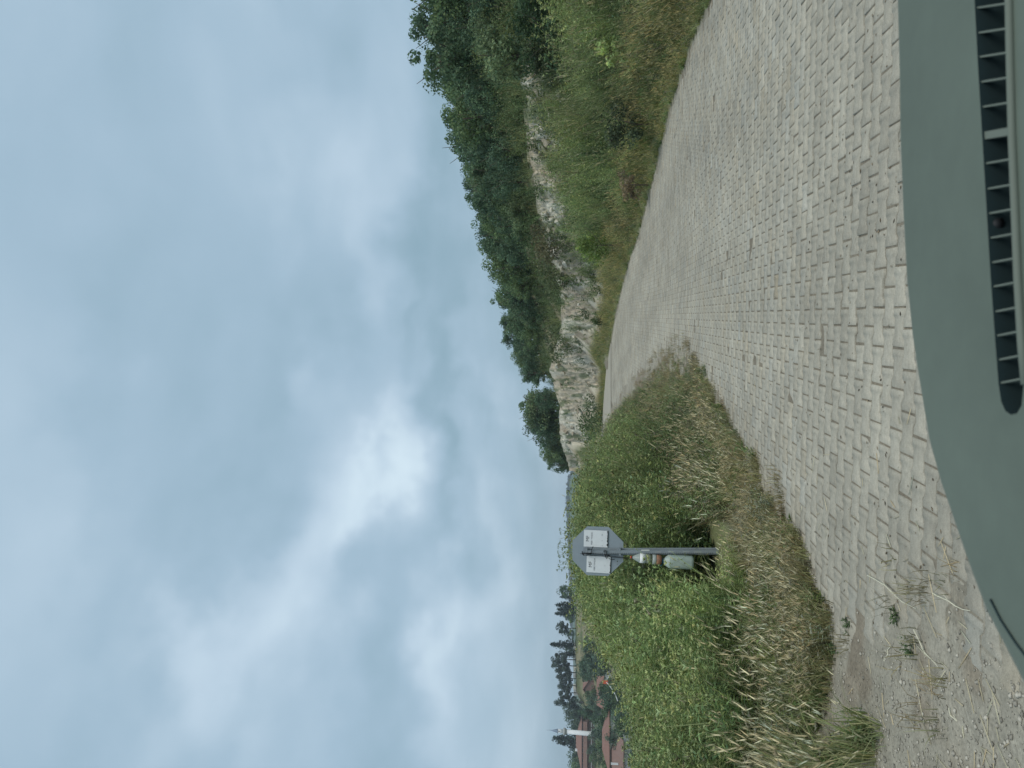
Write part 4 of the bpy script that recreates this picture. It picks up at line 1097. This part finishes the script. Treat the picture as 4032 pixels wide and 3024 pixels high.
# long low house
YL = 220.0; kl = YL / FPX
c = P3(3024 - 2712, 2408, YL); c.z -= .8
lh = empty('house', c, R(4)); tag(lh, 'long low white house with a red tiled roof among the trees', 'house')
lw = 116 * kl; lz = lambda v: zat(v, YL) - c.z
box_at(lh, 'wall', 'white', (0, 0, lz(2376) / 2 + .1), (lw, 6, lz(2376)))
MB().faces([(-lw / 2 - .5, -3.6, lz(2378)), (lw / 2 + .5, -3.6, lz(2378)), (lw / 2 + .5, 0, lz(2349)), (-lw / 2 - .5, 0, lz(2349)), (-lw / 2 - .5, 3.6, lz(2378)), (lw / 2 + .5, 3.6, lz(2378))], [(0, 1, 2, 3), (3, 2, 5, 4), (0, 3, 4), (1, 5, 2)]).build('roof', MT['tiles'], lh)
for q in (-2.6, -.6, 2.2): window_at(lh, q, -3.02, lz(2388), .7, .7)
# gable-end house
YG = 262.0; kg = YG / FPX
c = P3(3024 - 2698, 2345, YG); c.z -= 1.0
gh = empty('house', c, R(-5)); tag(gh, 'small house showing its brown gable end above the long low house', 'house')
gz = lambda v: zat(v, YG) - c.z; gw = 54 * kg
MB().faces([(-gw / 2, -3, 0), (gw / 2, -3, 0), (gw / 2, -3, gz(2314)), (0, -3, gz(2298)), (-gw / 2, -3, gz(2314)), (-gw / 2, 4, 0), (gw / 2, 4, 0), (gw / 2, 4, gz(2314)), (0, 4, gz(2298)), (-gw / 2, 4, gz(2314))],
           [(0, 1, 2, 3, 4), (9, 8, 7, 6, 5), (1, 6, 7, 2), (0, 4, 9, 5), (2, 7, 8, 3), (3, 8, 9, 4)]).build('wall', MT['brick'], gh)
for sgn in (-1, 1):
    MB().faces([(0, -3.5, gz(2298) + .25), (0, 4.5, gz(2298) + .25), (sgn * (gw / 2 + .5), 4.5, gz(2316)), (sgn * (gw / 2 + .5), -3.5, gz(2316)), (0, -3.5, gz(2298) + .1), (0, 4.5, gz(2298) + .1), (sgn * (gw / 2 + .5), 4.5, gz(2316) - .15), (sgn * (gw / 2 + .5), -3.5, gz(2316) - .15)],
               [(0, 1, 2, 3), (7, 6, 5, 4), (0, 3, 7, 4), (3, 2, 6, 7), (2, 1, 5, 6), (1, 0, 4, 5)]).build('roof', MT['tiles'], gh)
# sheds, wall and pole
c = P3(3024 - 2820, 2350, 250); sd = empty('shed', c, R(3)); tag(sd, 'grey flat roofed shed between the trees below the mosque', 'shed')
box_at(sd, 'wall', 'grey_wall', (0, 0, -1.0), (4.2, 3, 3.6)); box_at(sd, 'roof', 'white', (0, 0, .95), (5, 3.6, .3)); box_at(sd, 'door', 'glass', (.6, -1.52, -1.4), (.9, .06, 2))
c = P3(3024 - 2723, 2400, 208); po_ = empty('utility_pole', (c.x, c.y, c.z - 2)); tag(po_, 'dark timber utility pole in front of the long low house', 'pole')
MB().tube([(0, 0, 0), (0, 0, 2 + 46 * 208 / FPX)], [.13, .09], 8).build('shaft', MT['bark'], po_); MB().box((0, 0, 1.6 + 46 * 208 / FPX), (1.2, .1, .1)).build('crossarm', MT['bark'], po_)
c = P3(3024 - 2640, 2262, 318); wl = empty('garden_wall', c, R(2)); tag(wl, 'broken line of pale garden wall under the conifers', 'wall')
for q in range(9):
    if q in (2, 5): continue
    box_at(wl, 'wall_panel', 'render' if q % 3 else 'grey_wall', (-9 + q * 2.4, 0, -.4 + .15 * (q % 2)), (2.2, .25, 1.5))
MT['barrier_red'] = principled('barrier_red', (.52, .12, .06), rough=.5)
c0, c1 = P3(3024 - 2686, 2388, 120), P3(3024 - 2760, 2432, 112)
bp_ = empty('barrier_pole', c1); tag(bp_, 'thin white slanting barrier pole with a red end below the long house', 'barrier')
d_ = c0 - c1
for q in range(6):
    MB().tube([d_ * (q / 6) + Vector((0, 0, -.25 * math.sin(math.pi * q / 6))), d_ * ((q + 1) / 6) + Vector((0, 0, -.25 * math.sin(math.pi * (q + 1) / 6)))], .05, 6).build('pole_section', MT['white'], bp_)
MB().box(d_ + Vector((0, 0, .15)), (.55, .12, .75)).build('marker_board', MT['barrier_red'], bp_); MB().box(Vector((.3, 0, -1.2)) + d_, (.1, .1, 2.2)).build('stand', MT['bark'], bp_)

# village trees: conifers on the crest, broad-leaved trees between the houses
def conifer_geo(seed, h, w, layers, c, flat=False):
    r = np.random.default_rng(seed); P, Nn, B = [], [], []
    for i in range(layers):
        t = (i + .3) / layers; z = h * (.12 + .88 * t)
        rad = (w / 2 * (1 - t) ** .8 + .06 * w) if not flat else w / 2 * (.35 + .65 * math.sin(math.pi * min(1, t * .85 + .15)))
        nb = int(5 + 6 * (1 - t))
        for k in range(nb):
            a = 6.283 * (k + r.random()) / nb; rr = rad * (.7 + .5 * r.random()); bb = .7 + .5 * r.random()
            for q in range(9):
                f = (q + r.random()) / 9
                P.append((math.cos(a) * rr * f + r.normal(0, .04 * w), math.sin(a) * rr * f + r.normal(0, .04 * w), z - rr * f * .22 + r.normal(0, .034 * h))); Nn.append((math.cos(a) * .3, math.sin(a) * .3, 1)); B.append(bb)
    P = np.array(P); Nn = np.array(Nn); B = np.array(B); m = len(P)
    Nn = Nn + r.normal(0, .5, (m, 3)); Nn /= np.linalg.norm(Nn, axis=1)[:, None]
    t = r.normal(size=(m, 3)); t -= Nn * (t * Nn).sum(1)[:, None]; t /= np.linalg.norm(t, axis=1)[:, None]; s = np.cross(Nn, t)
    L = .085 * h * (.6 + .8 * r.random((m, 1))); W = L * .5
    V = np.stack([P - t * L / 2, P + s * W / 2, P + t * L / 2, P - s * W / 2], 1).reshape(-1, 3)
    k = B * (.75 + .5 * r.random(m)); C = np.array(c)[None] * k[:, None]
    return V, np.arange(m * 4).reshape(m, 4), np.repeat(C, 4, 0)
CON = []
for i in range(4): V, F, C = conifer_geo(800 + i, 10, 4.6, 15, (.055, .085, .065)); CON.append((mk_mesh('crown', V, F, C), trunk_mesh(820 + i, 8, .16, 0)))
PIN = []
for i in range(3): V, F, C = crown_geo(830 + i, 6.4, 8.4, 30, 46, .60, (.075, .105, .085), z0=1.7, blob_r=.15); PIN.append((mk_mesh('crown', V, F, C), trunk_mesh(840 + i, 8, .18, 2)))
BRD = []
for i in range(4): V, F, C = crown_geo(850 + i, 9, 9, 30, 60, .55, [(.105, .17, .085), (.09, .15, .09), (.13, .19, .09), (.10, .15, .10)][i], z0=.6, blob_r=.15); BRD.append((mk_mesh('crown', V, F, C), trunk_mesh(860 + i, 8, .22, 3)))
def vtree(kind, y_, vtop, vbase, Y, label, wide=1.0):
    b0 = P3(3024 - y_, vbase, Y); w0 = zat(vtop, Y) - b0.z; b0.z = min(b0.z, float(ground_z(np.array([b0.x]), np.array([Y]))[0]) - .2); h = zat(vtop, Y) - b0.z; wide = wide * min(1.0, w0 / h) * (1.35 if kind != 'b' else 1.1)
    lib, nm, ht = dict(c=(CON, 'conifer', 10), p=(PIN, 'pine_tree', 10), b=(BRD, 'broadleaf_tree', 9.6))[kind]
    cr_, tr_ = lib[random.randrange(len(lib))]; s_ = h / ht
    o = tree(nm, label, 'tree', cr_, tr_, b0, random.random() * 6.28, (s_ * wide, s_ * wide, s_))
    return o
VT = [ # kind, photo y, top row, base row, depth, label, width
 ('b', 2332, 2190, 2262, 300, 'round dark tree on the crest next to the sign', .9), ('c', 2352, 2205, 2262, 305, 'narrow conifer right behind the round crest tree', .9),
 ('c', 2384, 2190, 2264, 300, 'first ragged conifer of the crest row after the round tree', 1.0), ('c', 2402, 2196, 2266, 306, 'second conifer of the crest row, slightly lower', 1.0), ('c', 2418, 2186, 2268, 300, 'third conifer of the crest row with a sharp tip', .9), ('b', 2436, 2215, 2270, 296, 'rounded dark tree filling the crest row behind the weeds', .9),
 ('p', 2474, 2186, 2268, 300, 'tall flat headed pine before the pointed spruce', .9), ('b', 2500, 2225, 2262, 310, 'low rounded tree between the pine and the pointed spruce', 1.2), ('c', 2541, 2168, 2262, 300, 'tall sharply pointed spruce standing clear on the crest', .85), ('b', 2560, 2215, 2258, 312, 'dark tree at the foot of the pointed spruce', 1.2), ('c', 2576, 2206, 2258, 305, 'low conifer left of the pointed spruce', 1.0),
 ('p', 2598, 2166, 2256, 300, 'tallest twin topped pine on the crest', .8), ('p', 2622, 2164, 2256, 302, 'second twin topped pine on the crest', .8), ('p', 2648, 2186, 2256, 300, 'broad dark pine in the middle of the crest row', 1.0), ('p', 2672, 2190, 2258, 306, 'pine above the pale trunks of the crest row', .9), ('p', 2700, 2196, 2260, 300, 'flat topped pine above the brown gable', 1.0), ('p', 2728, 2194, 2262, 304, 'flat topped pine over the long low house', 1.0),
 ('p', 2765, 2184, 2285, 296, 'leaning ragged pine before the mosque', .8), ('b', 2795, 2206, 2290, 300, 'dark round tree before the mosque', 1.0), ('b', 2828, 2215, 2290, 306, 'dark tree right in front of the minaret', 1.0), ('b', 2856, 2230, 2290, 312, 'dark low tree touching the minaret shaft', 1.0),
 ('c', 2912, 2178, 2285, 318, 'pointed spruce rising behind the mosque roof', 1.0), ('c', 2928, 2196, 2290, 320, 'lower spruce behind the mosque roof', 1.1), ('b', 2962, 2228, 2310, 322, 'pale round tree behind the far end of the mosque', 1.1), ('b', 2998, 2232, 2330, 312, 'pale green tree at the left border behind the mosque', 1.2), ('b', 3030, 2235, 2340, 305, 'tree cut off by the border beside the mosque', 1.2),
 ('b', 2588, 2290, 2345, 240, 'small green tree at the edge of the brown field', .8), ('b', 2615, 2272, 2350, 236, 'green tree above the weeds under the twin pines', .9), ('b', 2642, 2262, 2372, 232, 'tall green tree beside the long low house', .9), ('b', 2664, 2272, 2340, 250, 'green tree in front of the brown gable house', .9),
 ('b', 2738, 2290, 2360, 240, 'grey green tree behind the long low house', 1.0), ('b', 2768, 2300, 2380, 226, 'green tree at the end of the long low house', .9), ('b', 2800, 2272, 2352, 238, 'rounded bright green tree before the mosque', .9), ('b', 2822, 2275, 2345, 245, 'bright green tree touching the mosque wall', .9),
 ('b', 2775, 2362, 2460, 180, 'pale green tree in the hollow below the houses', .95), ('b', 2810, 2350, 2470, 176, 'grey green tree in the hollow beside the pale one', .9), ('b', 2742, 2372, 2450, 186, 'low tree under the long low house', 1.0), ('b', 2850, 2330, 2450, 190, 'broad dark green tree under the minaret', .9), ('b', 2880, 2325, 2430, 196, 'dark green tree in front of the mosque', .9), ('b', 2930, 2330, 2392, 205, 'green tree behind the roof of the near house', 1.2), ('b', 2962, 2336, 2392, 205, 'second green tree behind the roof of the near house', 1.2),
 ('b', 3012, 2348, 2420, 176, 'dark bushy tree at the left border behind the near house', .9), ('b', 2935, 2462, 2520, 140, 'green bush in front of the near house', 1.1), ('b', 2962, 2458, 2520, 138, 'second green bush in front of the near house', 1.1), ('b', 2995, 2455, 2520, 136, 'third green bush in front of the near house', 1.2), ('b', 3022, 2460, 2525, 134, 'bush at the border in front of the near house', 1.2), ('b', 2860, 2408, 2500, 150, 'pale bush at the corner of the near house', 1.3), ('b', 2832, 2395, 2490, 158, 'green tree hiding the foot of the near house', 1.3), ('b', 2700, 2340, 2440, 196, 'green tree standing right before the long low house', .7), ('b', 2560, 2285, 2345, 236, 'green tree on the brown field under the pointed spruce', 1.2), ('b', 2530, 2290, 2335, 246, 'smaller green tree on the brown field', 1.2), ('b', 2625, 2300, 2385, 205, 'dark green bush above the weeds below the twin pines', 1.3), ('b', 2895, 2310, 2360, 240, 'green tree hiding the foot of the minaret', 1.4), ('b', 2955, 2305, 2345, 262, 'low green tree in front of the mosque wall', 1.5), ('b', 2990, 2310, 2350, 258, 'second low green tree in front of the mosque wall', 1.5), ('b', 2905, 2372, 2440, 172, 'green bush leaning over the near roof', 1.2), ('b', 2745, 2335, 2420, 200, 'green tree in front of the end of the long low house', 1.1),
]
for t_ in VT: vtree(*t_)
# wooded ridge on the horizon
PT['ridge'] = [crown_geo(880 + i, 14, 9, 12, 26, 2.6, (.055, .09, .06), z0=-1) for i in range(3)]
parts = []
nr_ = 620; yy = 1350 + 300 * rng.random(nr_); uu2 = 560 + 760 * rng.random(nr_); xx2 = yy * (uu2 - 1512) / FPX; zz2 = ground_z(xx2, yy)
for k in range(3):
    s = np.arange(nr_) % 3 == k; sc3 = np.repeat((.25 + .45 * rng.random(s.sum()))[:, None], 3, 1)
    V, F, C = PT['ridge'][k]; parts.append(scatter_geo(V, F, C, np.c_[xx2, yy, zz2][s], rng.random(s.sum()) * 6.28, sc3, tints(s.sum())))
V, F, C = join(parts); o = link('far_woods', mk_mesh('far_woods', V, F, C), MT['tree_leaf']); tag(o, 'thin dark line of woods on the far horizon ridge', 'woods', kind='stuff')

# ------------------------------------------------------------------ gravel, litter and single stalks
parts = []
tv = np.array([(0, 0, 1), (1, 0, 0), (0, 1, 0), (-1, 0, 0), (0, -1, 0), (0, 0, -.6)], float) * np.array([.5, .5, .32]); tf = np.array([(0, 1, 2), (0, 2, 3), (0, 3, 4), (0, 4, 1), (5, 2, 1), (5, 3, 2), (5, 4, 3), (5, 1, 4)])
gp = cand(26000, -.58, .15, 2.4, 13); mm = left_out(gp) + .6 * (fbm(gp[:, 0] * 2, gp[:, 1] * 2, 3, 88) - .5)
gp = gp[(mm > -.25) & (rng.random(len(gp)) < np.clip(.15 + mm, .1, .8))]
ng = len(gp); gs = (.006 + .022 * rng.random(ng) ** 3); tb = .55 + .75 * rng.random(ng)
sc3 = np.stack([gs * (.7 + .8 * rng.random(ng)), gs, gs * (.6 + .5 * rng.random(ng))], -1)
V, F, C = scatter_geo(tv + rng.normal(0, .05, tv.shape), tf, np.tile(np.array((.36, .335, .28)), (6, 1)), np.c_[gp, ground_z(gp[:, 0], gp[:, 1]) + .002], rng.random(ng) * 6.28, sc3, np.repeat(tb[:, None], 3, 1), None)
MT['gravel'] = principled('gravel', attr=True, rough=.95, spec=.1, noise=[(120, .15, 3)])
o = link('gravel', mk_mesh('gravel', V, F, C), MT['gravel']); tag(o, 'loose pale gravel strewn over the earth at the left of the paving', 'gravel', kind='stuff')
# short straws lying on the paving and the gravel
n = 1500; sp_xy = cand(n, -.55, .45, 2.8, 16); m_ = left_out(sp_xy); sp_xy = sp_xy[(m_ > -1.2) & (m_ < 1.2) & (rng.random(n) < np.clip(.5 + .4 * m_, .08, 1))]; n = len(sp_xy)
sv = np.array([(-.5, -.5, 0), (.5, -.5, 0), (.5, .5, 0), (-.5, .5, 0), (-.5, 0, 1), (.5, 0, 1)]); sf = np.array([(0, 1, 5), (0, 5, 4), (2, 3, 4), (2, 4, 5), (0, 4, 3), (1, 2, 5)])
sl = .04 + .13 * rng.random(n) ** 2
V, F, C = scatter_geo(sv, sf, np.tile(np.array((.46, .41, .28)), (6, 1)), np.c_[sp_xy, np.maximum(ground_z(sp_xy[:, 0], sp_xy[:, 1]), prof(sp_xy[:, 1])) + .003], rng.random(n) * 6.28, np.stack([sl, np.full(n, .003), np.full(n, .003)], -1), tints(n))
o = link('straw', mk_mesh('straw', V, F, C), MT['dry']); tag(o, 'short broken straws lying on the paving and gravel', 'straw', kind='stuff')
n = 3600; db_xy = cand(n, -.35, .55, 2.8, 15); db_xy = db_xy[road_mask(db_xy[:, 0], db_xy[:, 1]) > -.2]; n = len(db_xy)
db_xy = db_xy[fbm(db_xy[:, 0] * .8, db_xy[:, 1] * .8, 4, 93) + .25 * rng.random(n) > .58]; n = len(db_xy); ds = .004 + .014 * rng.random(n) ** 2
V, F, C = scatter_geo(tv, tf, np.tile(np.array((.16, .125, .085)), (6, 1)), np.c_[db_xy, prof(db_xy[:, 1]) + .002], rng.random(n) * 6.28, np.stack([ds * 1.6, ds * .8, ds * .5], -1), tints(n, amt=.35))
o = link('debris', mk_mesh('debris', V, F, C), MT['gravel']); tag(o, 'brown bits of soil and dead leaves scattered on the paving', 'debris', kind='stuff')
MT['straw_stalk'] = principled('straw_stalk', (.58, .55, .42), rough=.6, noise=[(20, .15, 3)])
for i, (a, b, lab) in enumerate([((1880, 1243), (1985, 1310), 'long pale straw stalk lying across the near paving'), ((2033, 1286), (2098, 1318), 'short pale straw stalk close to the dashboard corner'), ((1985, 1365), (2052, 1470), 'bent straw stalk lying on the gravel'), ((2060, 1530), (2090, 1590), 'thin straw stalk on the gravel near the border'), ((1915, 1425), (1935, 1395), 'stubby piece of stalk lying on the gravel')]):
    pts = []
    for t in np.linspace(0, 1, 6):
        u, v = PH(a[0] + (b[0] - a[0]) * t, a[1] + (b[1] - a[1]) * t); Y, x = ground_hit(u, v); z = max(float(ground_z(np.array([x]), np.array([Y]))[0]), float(prof(Y))) + .008 + .012 * math.sin(3 * t + i)
        pts.append(Vector((x + .01 * math.sin(5 * t + i), Y, z)))
    o = empty('straw_stalk', pts[0]); MB().tube([p - pts[0] for p in pts], [.0028 if i != 4 else .005] * 3 + [.0022, .0018, .0012], 6).build('stem', MT['straw_stalk'], o); tag(o, lab, 'straw', 'single straw stalks on the ground')
    MB().tube([pts[2] - pts[0], pts[2] - pts[0] + Vector((.02, .015, .012))], [.0018, .0008], 5).build('leaf_sheath', MT['straw_stalk'], o)
for (px, py, lab, sc_) in [(1972, 1405, 'small dark green weed patch growing in the gravel', 1.0), (1945, 1330, 'tiny weed sprouting at the edge of the paving', .7), (1835, 1350, 'low green weed between the last paving blocks', .9), (1805, 1405, 'flat green weed on the earth under the dry grass', 1.0)]:
    u, v = PH(px, py); Y, x = ground_hit(u, v)
    V, F, C = weed(int(px), .045, 9, 6, .026, .013, (.11, .16, .07), .06 * sc_)
    o = link('low_weed', mk_mesh('low_weed', V, F, C), MT['leaf'], None, (x, Y, float(ground_z(np.array([x]), np.array([Y]))[0]))); tag(o, lab, 'weed')

# ------------------------------------------------------------------ dashboard of the vehicle the picture is taken from
MT['dash'] = principled('dash_plastic', (.098, .122, .098), rough=.7, spec=.3, noise=[(3, .12, 3), (30, .04, 3)], bump=(900, .12, .0006))
MT['dash_lip'] = principled('dash_lip', (.118, .138, .112), rough=.65, spec=.3)
MT['vent_dark'] = principled('vent_dark', (.012, .026, .028), rough=.8)
DZ = CH - .43
def on_plane(px, py, dz=0.0):
    u, v = PH(px, py); s = s_of(v); dd = (sp + cp * s); Yp = (DZ + dz - CH) / dd * (cp - s * sp); return Vector((xat(u, v, Yp), Yp, DZ + dz))
front = [(1932, -420), (1938, -200), (1941, 0), (1945, 150), (1947, 300), (1953, 450), (1961, 600), (1973, 720), (1985, 800), (2010, 950), (2035, 1040), (2060, 1110), (2100, 1225), (2135, 1315), (2180, 1400), (2212, 1460), (2300, 1600), (2420, 1760)]
fp = [on_plane(*p) for p in front]
db = empty('dashboard', (0, .55, DZ)); tag(db, 'dark grey green vehicle dashboard top with a slotted air vent', 'dashboard')
def loc(p): return Vector(p) - Vector((0, .55, DZ))
back = [Vector((fp[-1].x - .05, .30, DZ)), Vector((fp[0].x + .1, .30, DZ))]
slot_l = [(2096, -420), (2100, -200), (2105, 0), (2113, 150), (2122, 300), (2131, 450), (2140, 600), (2150, 740), (2157, 830)]
slot_r = [(2168, -420), (2172, -200), (2176, 0), (2179, 150), (2183, 300), (2189, 450), (2195, 600), (2203, 740), (2211, 830)]
endc = [(2163, 868), (2172, 888), (2184, 896), (2197, 893), (2207, 876)]
hole_ = [on_plane(*p) for p in slot_l] + [on_plane(*p) for p in endc] + [on_plane(*p) for p in slot_r[::-1]]
outer = fp + back
tri = geometry.tessellate_polygon([[loc(p) for p in outer], [loc(p) for p in hole_]])
allp = [loc(p) for p in outer + hole_]
m = MB(); vv = [m.bm.verts.new(p) for p in allp]
for t in tri:
    try: m.bm.faces.new([vv[i] for i in t])
    except ValueError: pass
m.build('top_panel', MT['dash'], db)
# rounded lip rolling down to the windscreen, and the body below
m = MB(); rows_ = []
for k in range(7):
    a = math.pi / 2 * k / 6; rows_.append([m.bm.verts.new(loc(p + Vector((0, .022 * math.sin(a), -.022 * (1 - math.cos(a)) - .0003)) + Vector((-.012 * math.sin(a) * min(1, max(0, (i - 8) / 8)), 0, 0)))) for i, p in enumerate(fp)])
rows_.append([m.bm.verts.new(loc(p + Vector((0, .03, -.30)))) for p in fp])
for k in range(7):
    for i in range(len(fp) - 1): m.bm.faces.new((rows_[k][i], rows_[k][i + 1], rows_[k + 1][i + 1], rows_[k + 1][i]))
m.build('front_lip', MT['dash_lip'], db, True)
# slot walls, floor, fins
m = MB(); a = [m.bm.verts.new(loc(p)) for p in hole_]; b = [m.bm.verts.new(loc(p + Vector((0, 0, -.05)))) for p in hole_]
for i in range(len(a)): m.bm.faces.new((a[i], a[(i + 1) % len(a)], b[(i + 1) % len(a)], b[i]))
m.bm.faces.new(b); m.build('vent_duct', MT['vent_dark'], db)
ly = [p[1] for p in slot_l]; lx = [p[0] for p in slot_l]; rx_ = [p[0] for p in slot_r]
fin_y = [-385, -330, -272, -215, -158, -100, -45, 12, 66, 118, 172, 226, 288, 348, 403, 456, 509, 562, 614, 668, 720, 772, 822]
for yv in fin_y:
    th = .0085 if yv == 288 else .0019
    p0 = on_plane(np.interp(yv + 5, ly, lx) - 1, yv + 5); p1 = on_plane(np.interp(yv - 6, ly, rx_) + 1, yv - 6)
    d = p1 - p0; L = d.length; ang = math.atan2(d.y, d.x)
    MB().box(loc((p0 + p1) / 2 + Vector((0, 0, -.0070))), (L, th, .009), Matrix.Rotation(ang, 3, 'Z')).build('vent_fin', MT['dash_lip'], db)
m = MB(); rp = [on_plane(x + 2, y, .001) for x, y in slot_r]
for i in range(len(rp) - 1): pass
m.tube([loc(p + Vector((0, -.004, .001))) for p in rp], .0045, 8); m.build('vent_rim', MT['dash_lip'], db, True)
q = on_plane(2160, 485, -.016); m = MB(); m.lathe([(.0085, 0), (.0085, .006), (.006, .010), (.002, .012)], 14, c=loc(q)); m.build('light_sensor', MT['black'], db, True)
# seam towards the windscreen pillar
sm = [on_plane(x, y, .0012) for x, y in [(2128, 1300), (2150, 1345), (2180, 1392), (2214, 1438), (2290, 1560)]]
m = MB(); m.tube([loc(p + Vector((.006, -.012, 0))) for p in sm], .0013, 6); m.build('trim_seam', MT['vent_dark'], db, True)

# ------------------------------------------------------------------ thin haze over the valley
hz_m = bpy.data.materials.new('haze'); hz_m.use_nodes = True; t_ = hz_m.node_tree; t_.nodes.clear()
ho = N(t_, 'ShaderNodeOutputMaterial'); pv = N(t_, 'ShaderNodeVolumePrincipled'); t_.links.new(pv.outputs[0], ho.inputs['Volume'])
pv.inputs['Color'].default_value = (.86, .93, 1.0, 1); pv.inputs['Density'].default_value = .00035; pv.inputs['Anisotropy'].default_value = .2
hb_ = MB().box((0, 900, 40), (5200, 2040, 110)).build('haze', hz_m); tag(hb_, 'thin pale haze over the valley and far ridge', 'haze', kind='stuff')
